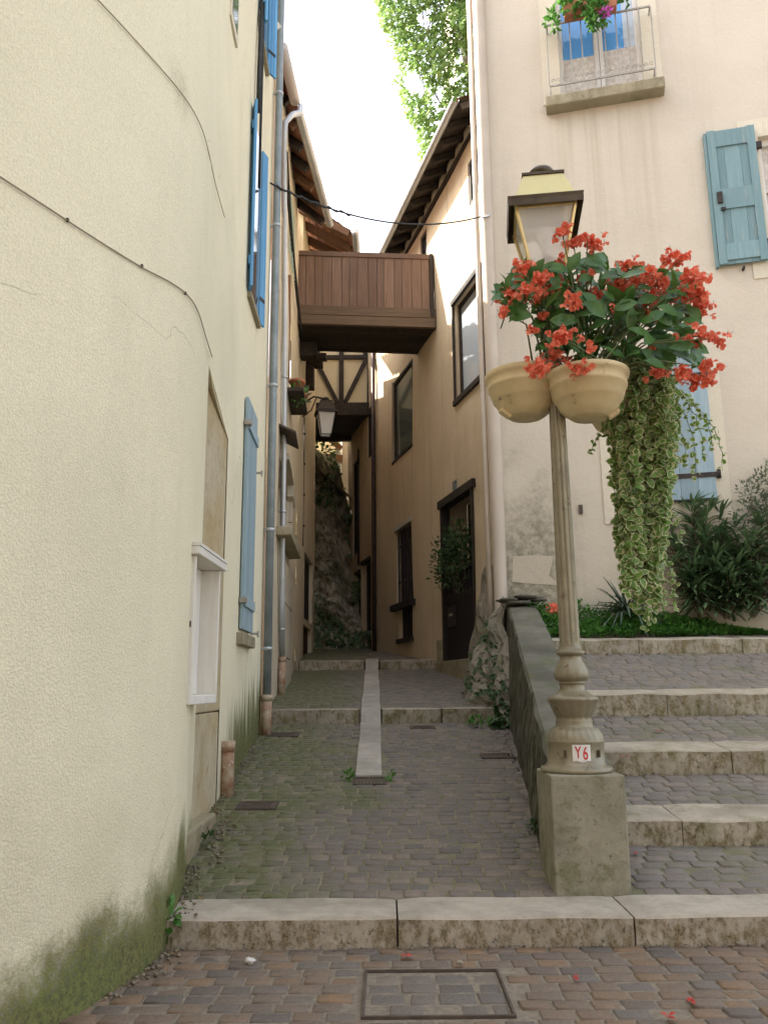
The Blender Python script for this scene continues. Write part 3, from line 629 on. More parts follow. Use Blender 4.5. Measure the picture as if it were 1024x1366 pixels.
downpipe(ch_, [pA(1.30), pA(5), pA(9), pA(12), pA(HZ)], .052, 'zinc', (1.9, 3.4, 5.35, 7.7, 9.8, 11.7), 'grey zinc downpipe with a mossy foot', socket=.5)
# short terracotta pipe stub at its foot
b = MB(); b.tube([(-1.42, 7.72, .40), (-1.425, 7.72, .72), (-1.43, 7.72, .93)], [.062, .06, .062], 12); b.tube([(-1.43, 7.72, .86), (-1.43, 7.72, .95)], .07, 12); part(b, 'vent_pipe', M['rust_pipe'], ch_)

def near_hit(px, py, out=.012):
    v = ray(px, py); best = None; pts = path+[AF.at(0, 0, 0), AF.at(AL, 0, 0)]
    for a, c in zip(pts, pts[1:]):
        d = c-a; den = v.x*d.y-v.y*d.x
        if abs(den) < 1e-9: continue
        t = (a.x*d.y-a.y*d.x)/den; s = (a.x*v.y-a.y*v.x)/den
        if t > 0 and -.001 <= s <= 1.001 and (best is None or t < best[0]): best = (t, d)
    t, d = best; nrm = Vector((d.y, -d.x, 0)).normalized(); return Vector((v.x*t, v.y*t, H_+v.z*t))+nrm*out
def wall_cable(pix, r, label, clips):
    pts = catmull([near_hit(*p) for p in pix], 8); t = thing('wall_cable', label, 'cable', pts[0], None)
    mb = MB(); mb.tube([p-pts[0] for p in pts], r, 6); mb.build('cord', M['cable_tan'], t)
    for c in clips:
        q = near_hit(*c)-pts[0]; k = MB(); k.box(q.x-.006, q.x+.006, q.y-.007, q.y+.007, q.z-.010, q.z+.007); k.build('clip', M['rusty_iron'], t)
wall_cable([(-320, 30), (-210, 102), (-100, 173), (0, 238), (60, 277), (120, 316), (185, 356), (225, 377), (248, 394), (262, 416), (272, 448), (281, 476)], .0042, 'lower thin brown cable clipped across the cream roughcast wall', [(88, 294), (187, 355), (245, 391)])
wall_cable([(-20, -165), (50, -85), (128, 0), (170, 45), (215, 95), (243, 129), (262, 160), (274, 194), (286, 247), (298, 290)], .0035, 'upper thin brown cable running across the cream roughcast wall', [])
# white wooden box on the wall
bx = thing('wall_box', 'white flaking wooden box fixed to the cream wall by the stone jamb', 'wall box', (-1.33, 5.9, 1.3))
BF = Fr((-1.40, 5.36), (.02, 1), (1, 0)); 
def bpart(nm, *q, mat='white_wood', bev=.006):
    k = MB(); BF.box(k, *q); o = part(k, nm, M[mat], bx, 'tone', bev); return o
bpart('side_panel', 0, .035, -.03, .165, 1.31, 2.27); bpart('side_panel', .72, .755, -.06, .165, 1.31, 2.27)
bpart('bottom_panel', .037, .718, -.06, .165, 1.31, 1.37); bpart('back_panel', .037, .718, -.06, .03, 1.372, 2.268)
bpart('top_panel', -.05, .80, -.05, .20, 2.272, 2.325); 
k = MB(); 
for i in range(7): BF.box(k, -.052, -.02+.82*(i+1)/7, -.04, .205-.008*(i % 3), 2.327, 2.345+.01*(i % 2)) if i == 6 else BF.box(k, -.05+.12*i, .06+.12*i, -.04, .2-.01*(i % 3), 2.326, 2.35+.008*(i % 3))
part(k, 'roof_lath', M['white_wood'], bx, 'tone')
k = MB(); BF.box(k, -.004, -.001, .12, .15, 1.8, 1.84); part(k, 'latch', M['rusty_iron'], bx); k = MB(); BF.box(k, .04, .06, .031, .05, 1.62, 1.66); part(k, 'catch', M['rusty_iron'], bx)

# ------------------------------------------------------------------ the old ochre house further up on the left
oh = thing('ochre_house', 'old ochre plastered house with ragged tiled eaves up the alley on the left', 'house', (-3, 15, .8))
EV = 10.8
OF = Fr((-1.55, 10.5), (-.235, 6.0), (1, 0)); OL = 6.005; O2 = Fr((-1.785, 16.5), (-.015, 4.5), (1, 0)); O2L = 4.5
arch = (1.85, 3.85, 3.82, 4.95, .3); slot = (1.05, 1.75, 8.45, 10.0, .14); upw = (3.0, 3.75, 6.6, 8.6, .18)
wl = MB(); OF.wall(wl, 2.0-.9, OL, -.2, 11.3, [arch, slot if 0 else (1.75, 2.25, 7.9, 9.9, .14), upw], wob=.05, step=.4)
dv = (2.0, 3.9, 2.95, 4.35, .12); dl = (1.95, 3.85, 2.0, 2.8, .12)
O2.wall(wl, 0, O2L, -.2, 11.3, [(1.9, 4.0, 2.95, 4.45, .12), (1.75, 3.8, 1.98, 2.82, .12)], wob=.05, step=.4)
pe = O2.at(O2L, 0, 0); q = [pe, Vector((-2.15, 21.0, 0)), Vector((-2.2, 25.2, 0)), Vector((-7, 25.2, 0)), Vector((-7, 10.55, 0)), Vector((-1.7, 10.55, 0))]
for a, c in zip(q, q[1:]): wl.add([(a.x, a.y, -.2), (c.x, c.y, -.2), (c.x, c.y, 11.3), (a.x, a.y, 11.3)], [(0, 1, 2, 3)])
part(wl, 'wall', M['old_ochre'], oh)
wl = MB(); OF.wall(wl, -.05, 1.1, -.2, 11.3, [], wob=.02, step=.5, w=.012); part(wl, 'wall', M['pinkish_render'], oh, label='pinkish strip of plaster between the two downpipes')
# stone dressed arched window and the quoins below it
b = MB()
for z0, z1, u1 in ((.9, 1.9, 4.2), (1.9, 2.75, 4.1), (2.75, 3.42, 4.25)): OF.box(b, 2.6, u1, -.02, .07, z0+.006, z1-.006)
for z0, z1, u1 in ((3.83, 4.3, 4.35), (4.3, 4.75, 4.2), (4.75, 5.2, 4.4)): OF.box(b, 3.86, u1, -.02, .072, z0+.006, z1-.006)
part(b, 'dressed_stones', M['dressed_stone'], oh, bevel=.012)
wn = MB(); OF.box(wn, arch[0], arch[1], -.30, -.26, arch[2], arch[3]); w1 = part(wn, 'window', M['dark_timber'], oh)
b = MB(); OF.box(b, arch[0]+.1, arch[1]-.1, -.259, -.25, arch[2]+.1, arch[3]-.1); part(b, 'pane', M['window_glass'], w1)
b = MB(); OF.box(b, arch[0]-.15, arch[1]+.25, -.02, .22, arch[2]-.14, arch[2]-.005); part(b, 'sill', M['slab_stone'], w1, bevel=.015)
b = MB(); n = 8
for i in range(n):                                                 # a segmental hood over the opening
    t0, t1 = i/n, (i+1)/n; h = lambda t: 4.95+.26*math.sin(math.pi*(.5+.5*t)); u = lambda t: 2.6+1.5*t
    b.box8([OF.at(u(t0), -.02, h(t0)-.30 if i > 5 else h(t0)-.1), OF.at(u(t1), -.02, h(t1)-.34 if i > 5 else h(t1)-.1), OF.at(u(t1), .10, h(t1)-.34 if i > 5 else h(t1)-.1), OF.at(u(t0), .10, h(t0)-.3 if i > 5 else h(t0)-.1), OF.at(u(t0), -.02, h(t0)), OF.at(u(t1), -.02, h(t1)), OF.at(u(t1), .10, h(t1)), OF.at(u(t0), .10, h(t0))])
part(b, 'hood', M['dressed_stone'], w1)
b = MB(); b.box8([OF.at(1.5, .0, 5.35), OF.at(2.2, 0, 5.30), OF.at(2.2, .28, 5.16), OF.at(1.5, .28, 5.22), OF.at(1.5, 0, 5.38), OF.at(2.2, 0, 5.33), OF.at(2.2, .28, 5.19), OF.at(1.5, .28, 5.25)]); part(b, 'small_hood', M['rusty_iron'], oh)
def slit(fr, u0, u1, z0, z1, D, mat, nm='window'):
    b = MB(); fr.box(b, u0, u1, -D-.03, -D, z0, z1); return part(b, nm, M[mat], oh, 'tone')
slit(OF, 1.75, 2.25, 7.9, 9.9, .14, 'brown_wood', 'shutter')
wv = slit(OF, *upw, 'dark_timber')
b = MB(); OF.box(b, upw[0]-.07, upw[0], -.02, .05, upw[2], upw[3]); OF.box(b, upw[0]+.25, upw[0]+.31, -.175, -.12, upw[2]+.02, upw[3]-.02); part(b, 'frame', M['brown_wood'], wv, 'tone')
b = MB(); OF.box(b, upw[0]+.35, upw[1]-.03, -.178, -.14, upw[2]+.03, upw[3]-.02); part(b, 'pane', M['pale_reflection_glass'], wv)
lt = MB()
for i in range(8): lt.rbox(OF.at(2.75+.12*i, .03, 9.0), OF.at(2.45+.12*i+.55, .03, 10.1), .015, .02); lt.rbox(OF.at(2.75+.12*i+.55, .045, 9.0), OF.at(2.75+.12*i-.1, .045, 10.1), .015, .02)
part(lt, 'lattice', M['lattice_paint'], oh)
for (u0, u1, z0, z1, mt, lb) in ((1.9, 4.0, 2.95, 4.45, 'dark_door', None), (1.75, 3.8, 1.98, 2.82, 'red_door', 'low dark red hatch near the ground')):
    b = MB()
    for i in range(5): a = u0+(u1-u0)*i/5; O2.box(b, a+.004, a+(u1-u0)/5-.004, -.15, -.09, z0, z1, attr=rnd.random())
    part(b, 'hatch', M[mt], oh, 'tone', label=lb)
# roof: tiles on rafters over the alley, gutter, swan-necked downpipe
g0, g1 = at_z(395, 145, EV), at_z(437, 295, EV); gd = (g1-g0).normalized()
E0, E1 = g0-gd*1.6, g1+gd*.15
rf = MB(); hx = -4.6; hz = EV+.05+ (hx*-1-1.3)*.98  # ridge out of view, pitched steep so its shadow edge lands on the facade
def tilegrid(u, v):
    e = E0.lerp(E1, u); x = e.x+(hx-e.x)*v; z = EV+.10+(hz-EV)*v; k = u*26
    return Vector((x, e.y, z+.045*abs(math.sin(k*math.pi))-.02*((v*22) % 1)))
rf.grid(tilegrid, 104, 22, smooth=False)
rf.add([(E0.x, E0.y, EV+.04), (E1.x, E1.y, EV+.04), (hx, E1.y, hz-.04), (hx, E0.y, hz-.04)], [(0, 1, 2, 3)])
ro = part(rf, 'roof', M['tile'], oh)
b = MB(); b.add([(E0.x-.03, E0.y, EV+.05), (E1.x-.03, E1.y, EV+.05), (-1.9, E1.y, EV+.05+.6), (-1.75, E0.y, EV+.05+.45)], [(0, 1, 2, 3)]); part(b, 'soffit', M['soffit_wood'], ro, 'tone')
for i in range(9):
    y = E0.y+.25+i*(E1.y-E0.y-.4)/8; t = (y-E0.y)/(E1.y-E0.y); e = E0.lerp(E1, t); k = MB(); a0 = Vector((e.x-.10, y, EV-.02)); k.rbox(a0, a0+Vector((-.62, 0, .52)), .10, .13, attr=rnd.random()); part(k, 'rafter', M['dark_timber' if i % 3 else 'brown_wood'], ro, 'tone')
k = MB(); k.rbox(Vector((E0.x+.02, E0.y-.03, EV+.02)), Vector((-1.9, E0.y-.03, EV+.60)), .04, .20); part(k, 'barge_board', M['white_wood'], ro, 'tone')
gm = MB(); n = 10; rr = .075
for i in range(n): 
    t0, t1 = math.pi+math.pi*i/n, math.pi+math.pi*(i+1)/n; d0 = Vector((math.cos(t0)*rr, 0, math.sin(t0)*rr)); d1 = Vector((math.cos(t1)*rr, 0, math.sin(t1)*rr)); A, B_ = g0-gd*.05+Vector((.03, 0, -.01)), g1+gd*.1+Vector((.03, 0, -.01))
    gm.add([A+d0, A+d1, B_+d1, B_+d0], [(0, 1, 2, 3)], smooth=True); gm.add([A+d0*.93, B_+d0*.93, B_+d1*.93, A+d1*.93], [(0, 1, 2, 3)], smooth=True)
part(gm, 'gutter', M['gutter_metal'], ro)
gt = at_z(400, 62, EV); gb = at_z(393, 128, EV)
def onO(px, py, w=.06): u, z = OF.px(px, py); return OF.at(u, w, z)
dp = [onO(371, 880), Vector((-1.575, 12.62, 2.6)), Vector((-1.56, 12.45, 5.0)), Vector((-1.53, 11.9, 8.0)), Vector((-1.50, 11.3, 9.6)), Vector((-1.46, 11.1, 9.9)), Vector((-1.37, 11.25, 10.15)), Vector((-1.30, 11.6, 10.45)), Vector((-1.30, 11.75, 10.7))]
downpipe(oh, dp, .045, 'gutter_metal', (2.3, 4.1, 6.2), 'second downpipe, swan-necked under the tiled eaves', socket=.55)
k = MB(); k.tube([g0-gd*1.35+Vector((.05, 0, .0)), g0-gd*.2+Vector((.02, 0, -.02))], .085, 14); part(k, 'gutter_end', M['pale_pipe'], ro)
b = MB(); b.tube([OF.at(.35, .04, 1.6), OF.at(.36, .04, 5), OF.at(.36, .04, 10.6)], .03, 8); part(b, 'waste_pipe', M['pale_pipe'], oh)
# the lower eave further on, with its loose tiles
b = MB(); LE = [at_y(412, 296, 17.6), at_y(462, 318, 17.6)]
def lowroof(u, v):
    p = Vector((-1.85+1.25*u, 16.6+2.8*v, 12.15-.62*u-.25*u*u)); return p+Vector((0, 0, .05*abs(math.sin(v*9*math.pi))-.03*((u*7) % 1)))
b.grid(lowroof, 28, 36, smooth=False); lr = part(b, 'roof', M['tile'], oh)
for i in range(5):
    k = MB(); y = 16.65+i*.62; k.rbox((-1.85, y, 11.95), (-.72, y, 11.30), .13, .16, attr=rnd.random()); part(k, 'rafter', M['brown_wood'], lr, 'tone')
k = MB(); k.tube([(-.58, 16.55, 11.30), (-.58, 19.4, 11.30)], .08, 12); part(k, 'gutter', M['gutter_metal'], lr)
def sun_block_roof(u, v): return Vector((-1.9-3.0*v, E1.y+.02+(21.2-E1.y)*u, 12.12+2.75*v+.045*abs(math.sin(u*20*math.pi))-.02*((v*14) % 1)))  # unseen slope added to keep the sun off the facade past the bridge
b = MB(); b.grid(sun_block_roof, 80, 14, smooth=False); part(b, 'roof', M['tile'], oh)
b = MB(); b.box(-2.4, -1.75, 16.7, 19.6, 9.9, 12.0); part(b, 'wall', M['panel_plaster'], oh, label='yellow plaster gable under the lower eave')
# flower pots on its window ledge and the wall lantern
bl = MB(); OF.box(bl, 2.9, 4.2, 0, .3, 6.42, 6.48); part(bl, 'ledge', M['dark_timber'], oh, 'tone')
def clump(mb, c, r, n, L, W, mat=None, up=.4, ql=True):
    for _ in range(n):
        d = rv().normalized(); p = Vector(c)+Vector((d.x*r[0], d.y*r[1], d.z*r[2]))*rnd.random()**.4; q = (d+Vector((0, 0, up))+rv(.4))
        (quadleaf if ql else leaf)(mb, p, q, rv()+Vector((0, 0, 1)), L*rnd.uniform(.7, 1.2), W*rnd.uniform(.7, 1.2))
for i, (u, lb) in enumerate(((3.25, 'small terracotta pot with a trailing plant on the left ledge'), (3.95, 'smaller flower pot at the far end of the left ledge'))):
    p = OF.at(u, .17, 6.48); t = thing('flower_pot', lb, 'flower pot', p, 'flower pots on the ochre house'); k = MB(); k.lathe([(.0, 0), (.09, 0), (.13, .2), (.145, .2), (.145, .25), (.12, .25), (.11, .2), (0, .19)], (0, 0, 0), 16); k.build('pot', M['terracotta'], t)
    k = MB(); clump(k, (.02, 0, .25 if i else .02), (.16, .2, .22), 110, .08, .045); k.build('foliage', M['cover_leaf' if i == 0 else 'grey_leaf'], t)
lp = O2.at(.9, 0, 7.55); wt = thing('wall_lantern', 'dark wall lantern on a bracket on the left side of the alley', 'lantern', lp)
k = MB(); k.tube([(0, 0, .05), (.25, 0, .22), (.52, 0, .16)], .022, 8); k.tube([(0, 0, -.25), (.2, 0, -.1), (.3, 0, .18)], .015, 8); k.build('bracket', M['iron'], wt)
def lantern(par, c, w0, w1, h, hr, mats, rot, cap=True, s=1.0, names=('frame', 'pane')):
    # glazed box, wider at the top; w0/w1 half widths at foot and top, h glass height, hr roof height
    R = Matrix.Rotation(rot, 3, 'Z'); c = Vector(c); P = lambda x, y, z: c+R @ Vector((x, y, z)); cr = ((-1, -1), (1, -1), (1, 1), (-1, 1))
    f = MB()
    for x, y in cr: f.rbox(P(x*w0, y*w0, 0), P(x*w1, y*w1, h), .022*s, .022*s, (1, .3, 0))
    for i in range(4):
        (x, y), (x2, y2) = cr[i], cr[(i+1) % 4]
        f.rbox(P(x*w1*.97, y*w1*.97, h-.025*s), P(x2*w1*.97, y2*w1*.97, h-.02*s), .018*s, .036*s); f.rbox(P(x*w0, y*w0, .0), P(x2*w0, y2*w0, .0), .022*s, .022*s)
    f.build('frame', M[mats[0]], par, bevel=.003)
    for i in range(4):
        (x, y), (x2, y2) = cr[i], cr[(i+1) % 4]; g = MB(); e = .965
        g.add([P(x*w0*e, y*w0*e, .01), P(x2*w0*e, y2*w0*e, .01), P(x2*w1*e, y2*w1*e, h-.01), P(x*w1*e, y*w1*e, h-.01)], [(0, 1, 2, 3)]); g.build('pane', M['lamp_glass'], par)
    r = MB(); we, wr = w1*1.22, w1*.67
    for (za, zb, wa, wb) in ((h, h+.03*s, we, we*1.02),): r.add([P(x*wa, y*wa, za) for x, y in cr]+[P(x*wb, y*wb, zb) for x, y in cr], [(0, 3, 2, 1), (4, 5, 6, 7)]+[(i, (i+1) % 4, 4+(i+1) % 4, 4+i) for i in range(4)])
    wa = w1*1.03; zt = h+hr
    r.add([P(x*w1*1.05, y*w1*1.05, h+.005) for x, y in cr]+[P(x*we, y*we, h-.045*s) for x, y in cr]+[P(x*we*1.01, y*we*1.01, h-.0) for x, y in cr], [(i, (i+1) % 4, 4+(i+1) % 4, 4+i) for i in range(4)]+[(4+i, 4+(i+1) % 4, 8+(i+1) % 4, 8+i) for i in range(4)])
    r.build('eave', M[mats[2]], par)
    q = MB(); q.add([P(x*wa, y*wa, h+.032*s) for x, y in cr]+[P(x*wr, y*wr, zt) for x, y in cr], [(4, 5, 6, 7)]+[(i, (i+1) % 4, 4+(i+1) % 4, 4+i) for i in range(4)]); q.build('roof', M[mats[1]], par, bevel=.004)
    e = MB(); we2 = wr*1.06; e.add([P(x*we2, y*we2, zt+.001) for x, y in cr]+[P(x*we2, y*we2, zt+.022*s) for x, y in cr], [(0, 3, 2, 1), (4, 5, 6, 7)]+[(i, (i+1) % 4, 4+(i+1) % 4, 4+i) for i in range(4)]); e.build('roof_rim', M[mats[2]], par)
    k = MB(); k.add([P(x*w1*.9, y*w1*.9, h-.012*s) for x, y in cr]+[P(x*w1*.3, y*w1*.3, h+.02*s) for x, y in cr], [(i, (i+1) % 4, 4+(i+1) % 4, 4+i) for i in range(4)]+[(4, 5, 6, 7)]); k.build('fill_reflector', M['porcelain'], par)  # white plate added under the roof to brighten the glass
    if cap:
        k = MB(); k.lathe([(.05*s, zt+.02*s), (.055*s, zt+.05*s), (.075*s, zt+.055*s), (.098*s, zt+.075*s), (.102*s, zt+.098*s), (.085*s, zt+.125*s), (.05*s, zt+.145*s), (0, zt+.15*s)], c, 24); k.build('chimney_cap', M[mats[2]], par)
    b = MB(); b.lathe([(0, .10*s), (.02*s, .10*s), (.028*s, .18*s), (.055*s, .24*s), (.062*s, .30*s), (.045*s, .36*s), (0, .38*s)], c, 16); b.build('bulb', M['porcelain'], par)
lantern(wt, (.52, 0, -.68), .11, .19, .52, .24, ('iron', 'rusty_iron', 'iron'), .2, True, .8)

# ------------------------------------------------------------------ the ochre rendered row on the right of the alley
rw = thing('alley_house', 'ochre rendered house with dark windows along the right of the alley', 'house', (3, 17, .8))
AFD = Vector((-.256, 1)).normalized(); FF = Fr((1.0, 16.43), AFD, (-1, -.2)); EZ = 11.6
uy = lambda y: (y-16.43)/AFD.y
holes = dict(w1=(uy(13.43), uy(14.9), 6.74, 8.70, .16), w2=(uy(17.78), uy(19.40), 6.78, 8.82, .10), bar=(uy(17.93), uy(19.28), 3.30, 5.04, .14), vent=(uy(18.02), uy(19.05), 2.50, 3.19, .12),
             door=(uy(14.19), uy(15.95), 1.9, 4.98, .55), uw=(uy(13.1), uy(13.9), 10.2, 11.1, .1), sl=(uy(16.5), uy(16.95), 10.4, 11.35, .12), w3=(uy(21.2), uy(22.05), 7.6, 9.05, .12), d2=(uy(21.72), uy(22.85), 2.2, 4.78, .2), w4=(uy(23.1), uy(23.9), 5.2, 8.0, .12), d3=(uy(23.0), uy(23.6), 2.7, 4.6, .15))
wl = MB(); FF.wall(wl, uy(12.9), uy(24.6), -.2, EZ+.55, list(holes.values()), wob=.06, step=.35)
e0, e1 = FF.at(uy(24.6), 0, 0), FF.at(uy(24.6), -6, 0)
wl.add([(e0.x, e0.y, -.2), (e1.x, e1.y, -.2), (e1.x, e1.y, EZ+.5), (e0.x, e0.y, EZ+.5)], [(0, 1, 2, 3)])
part(wl, 'wall', M['ochre_render'], rw)
def rpart(nm, mat, boxes, par=rw, attr=True, bevel=0, label=None):
    k = MB()
    for q in boxes: FF.box(k, *q, attr=rnd.random())
    return part(k, nm, M[mat], par, 'tone' if attr else None, bevel, label)
def rwindow(h, D, fr_mat, gl, label=None, fw_=.07, head=True, mull=0):
    u0, u1, z0, z1 = h[:4]; fb = [(u0, u0+fw_, -D, -D+.07, z0, z1), (u1-fw_, u1, -D, -D+.07, z0, z1), (u0+fw_, u1-fw_, -D, -D+.07, z0, z0+fw_), (u0+fw_, u1-fw_, -D, -D+.07, z1-fw_, z1)]
    for i in range(mull): c = u0+(u1-u0)*(i+1)/(mull+1); fb.append((c-.03, c+.03, -D, -D+.06, z0+fw_, z1-fw_))
    o = rpart('window', fr_mat, fb, label=label); rpart('pane', gl, [(u0+fw_-.01, u1-fw_+.01, -D+.01, -D+.03, z0+fw_-.01, z1-fw_+.01)], o, False); return o
o = rwindow(holes['w1'], .16, 'dark_timber', 'pale_reflection_glass', 'large upper window with pale reflecting glass')
u0, u1, z0, z1 = holes['w1'][:4]; rpart('frame', 'dark_timber', [(u0-.06, u0, -.02, .035, z0-.1, z1+.08), (u0, u1+.05, -.02, .05, z1, z1+.09), (u0, u1+.05, -.02, .06, z0-.10, z0-.001), (u1, u1+.06, -.02, .03, z0, z1)], o)
o = rwindow(holes['w2'], .10, 'dark_timber', 'green_glass', 'wide window with dark greenish glass', .06)
u0, u1, z0, z1 = holes['w2'][:4]; rpart('frame', 'pale_surround', [(u1, u1+.05, -.02, .02, z0-.2, z1+.05)], o, False); rpart('sill', 'dark_timber', [(u0-.03, u1, -.02, .05, z0-.07, z0-.001)], o)
u0, u1, z0, z1 = holes['bar'][:4]; o = rpart('window', 'dark_timber', [(u0, u1, -.17, -.13, z0, z1)], label='barred ground floor window with a wooden sill')
rpart('grille', 'iron', [(u0+(u1-u0)*(i+.5)/6-.015, u0+(u1-u0)*(i+.5)/6+.015, -.06, -.03, z0, z1) for i in range(6)]+[(u0, u1, -.065, -.05, z0+.5, z0+.54), (u0, u1, -.065, -.05, z1-.4, z1-.36)], o)
rpart('sill', 'dark_timber', [(u0-.15, u1+.15, -.02, .12, z0-.14, z0-.001)], o); rpart('lintel', 'grey_render', [(u0-.08, u1+.1, -.02, .03, z1, z1+.10)], o, False)
u0, u1, z0, z1 = holes['vent'][:4]; o = rpart('hatch', 'dark_door', [(u0+i*(u1-u0)/4+.005, u0+(i+1)*(u1-u0)/4-.005, -.12, -.08, z0, z1) for i in range(4)], label='dark hatch below the barred window'); rpart('sill', 'dark_timber', [(u0-.08, u1+.08, -.02, .07, z0-.1, z0-.001)], o)
# doorway: deep dark recess, gate with balusters, letter box, step
u0, u1, z0, z1 = holes['door'][:4]; dz = 1.9
k = MB(); FF.box(k, u0, u1, -.62, -.56, z0, z1); dr = part(k, 'door', M['dark_door'], rw, 'tone', label='deep dark doorway with a low gate')
rpart('frame', 'dark_timber', [(u0, u0+.1, -.14, .025, z0, z1-.12), (u1-.1, u1, -.14, .025, z0, z1-.12), (u0-.12, u1+.05, -.14, .06, z1-.12, z1+.03)], dr)
rpart('gate_panel', 'dark_door', [(u0+.1, u1-.1, -.12, -.06, z0, z0+1.12), (u0+.1, u1-.1, -.13, -.05, z0+1.12, z0+1.24), (u0+.1, u1-.1, -.12, -.05, z0+1.62, z0+1.68)], dr)
rpart('balusters', 'dark_door', [(u0+.16+i*(u1-u0-.32)/9-.02, u0+.16+i*(u1-u0-.32)/9+.02, -.105, -.065, z0+1.24, z0+1.62) for i in range(10)], dr)
rpart('letter_box', 'iron', [(u1-.62, u1-.25, -.06, -.0, z0+.62, z0+1.0)], dr, False, .01); rpart('letter_plate', 'rail_iron', [(u1-.55, u1-.36, .001, .004, z0+.82, z0+.87)], dr, False)
rpart('step', 'slab_stone', [(u0-.2, u1+.25, -.6, .10, .6, z0-.002)], rw, False, .015); rpart('corner_stone', 'slab_stone', [(u1+.01, u1+.26, -.01, .07, z0-.05, z0+.42)], rw, False, .02)
k = MB(); un, zn = FF.px(607, 649); FF.box(k, un-.15, un+.15, 0, .012, zn-.12, zn+.12); npz = part(k, 'number_plate', M['zinc'], rw, bevel=.003)
def text(s, size, name, mat, par, mtx, depth=.002):
    c = bpy.data.curves.new(name, 'FONT'); c.body = s; c.size = size; c.align_x = 'CENTER'; c.align_y = 'CENTER'; c.extrude = depth; o = bpy.data.objects.new(name, c); dg = None
    COL.objects.link(o); bpy.context.view_layer.update(); me = bpy.data.meshes.new_from_object(o.evaluated_get(bpy.context.evaluated_depsgraph_get())); bpy.data.objects.remove(o)
    me.materials.clear(); me.materials.append(mat); x = bpy.data.objects.new(name, me); COL.objects.link(x); x.parent = par
    off = par.location.copy() if par.type == 'EMPTY' else Vector((0, 0, 0)); x.matrix_parent_inverse = Matrix.Translation(-off); x.matrix_world = mtx; return x
mt = Matrix((-FF.d, Vector((0, 0, 1)), FF.o)).transposed().to_4x4(); mt.translation = FF.at(un, .0135, zn); text('17', .22, 'digits', M['iron'], npz, mt)
for key, gl in (('uw', 'window_glass'), ('w3', 'window_glass'), ('w4', 'window_glass'), ('sl', 'window_glass')): rwindow(holes[key], holes[key][4]-.02, 'dark_timber', gl, fw_=.08)
for key in ('d2', 'd3'):
    a = holes[key]; o = rpart('door', 'dark_door', [(a[0]+i*(a[1]-a[0])/4+.004, a[0]+(i+1)*(a[1]-a[0])/4-.004, -a[4], -a[4]+.05, a[2], a[3]) for i in range(4)]); rpart('frame', 'dark_timber', [(a[0], a[1], -.1, .03, a[3], a[3]+.09)], o)
k = MB(); k.tube([FF.at(uy(21.1), .08, 1.9), FF.at(uy(21.1), .08, 6), FF.at(uy(21.05), .08, 11.4)], .055, 10); part(k, 'downpipe', M['copper_pipe'], rw)
k = MB(); k.tube([FF.at(uy(23.0), .05, 4.8), FF.at(uy(23.0), .05, 8.2)], .03, 8); part(k, 'waste_pipe', M['copper_pipe'], rw)
k = MB(); FF.box(k, uy(18.6), uy(18.75), 0, .012, 6.4, 6.55); part(k, 'vent', M['rusty_iron'], rw)
# eaves: roof, rafters, boards, gutter
EO = .5; rf = MB()
def roofp(u, v): a = FF.at(uy(12.98)+(uy(24.9)-uy(12.98))*u, EO-7.5*v, EZ+.12+7.5*v*.45); return a+Vector((0, 0, .04*abs(math.sin(u*60*math.pi))))
rf.grid(roofp, 240, 10, smooth=False); ro = part(rf, 'roof', M['tile'], rw)
k = MB(); k.add([FF.at(uy(12.98), EO, EZ+.085), FF.at(uy(24.9), EO, EZ+.085), FF.at(uy(24.9), -.3, EZ+.085+.36), FF.at(uy(12.98), -.3, EZ+.085+.36)], [(0, 1, 2, 3)]); part(k, 'soffit', M['dark_timber'], ro, 'tone')
for i in range(24):
    u = uy(13.1)+i*.52; k = MB(); k.rbox(FF.at(u, EO-.06, EZ+.015), FF.at(u, -.1, EZ+.28), .09, .12, attr=rnd.random()); part(k, 'rafter', M['dark_timber'], ro, 'tone')
    if i < 23: k = MB(); FF.box(k, u+.13, u+.40, -.01, .03, EZ+.02, EZ+.17); part(k, 'infill', M['pale_surround'], ro)
k = MB(); FF.box(k, uy(13.0), uy(24.7), -.02, .05, EZ-.09, EZ+.0); part(k, 'wall_plate', M['dark_timber'], ro, 'tone')
gm = MB(); rr = .07
for i in range(10):
    t0, t1 = math.pi+math.pi*i/10, math.pi+math.pi*(i+1)/10; A = lambda u, t, s=1: FF.at(u, EO+.06+math.cos(t)*rr*s, EZ+.08+math.sin(t)*rr*s); ua, ub = uy(12.98), uy(24.9)
    gm.add([A(ua, t0), A(ua, t1), A(ub, t1), A(ub, t0)], [(0, 1, 2, 3)], smooth=True); gm.add([A(ua, t0, .93), A(ub, t0, .93), A(ub, t1, .93), A(ua, t1, .93)], [(0, 1, 2, 3)], smooth=True)
part(gm, 'gutter', M['gutter_metal'], ro)
# shrub standing in the doorway
ds = thing('potted_shrub', 'dark green leafy shrub hanging over the gate of the dark doorway', 'shrub', FF.at(uy(15.2), -.3, 1.9))
k = MB(); b0 = Vector((0, 0, 0)); tops = []
for i in range(9):
    p = FF.d*rnd.uniform(-.55, .6)+FF.o*rnd.uniform(-.05, .5); q = p+Vector((0, 0, rnd.uniform(1.6, 2.3))); k.tube([p*.1, p*.5+Vector((0, 0, 1.2)), q], [.014, .01, .005], 5); tops.append(q)
k.build('stems', M['bark'], ds)
k = MB()
for q in tops+[t_-Vector((0, 0, .3)) for t_ in tops]: clump(k, q, (.26, .26, .22), 60, .10, .055)
k.build('foliage', M['dark_leaf'], ds)

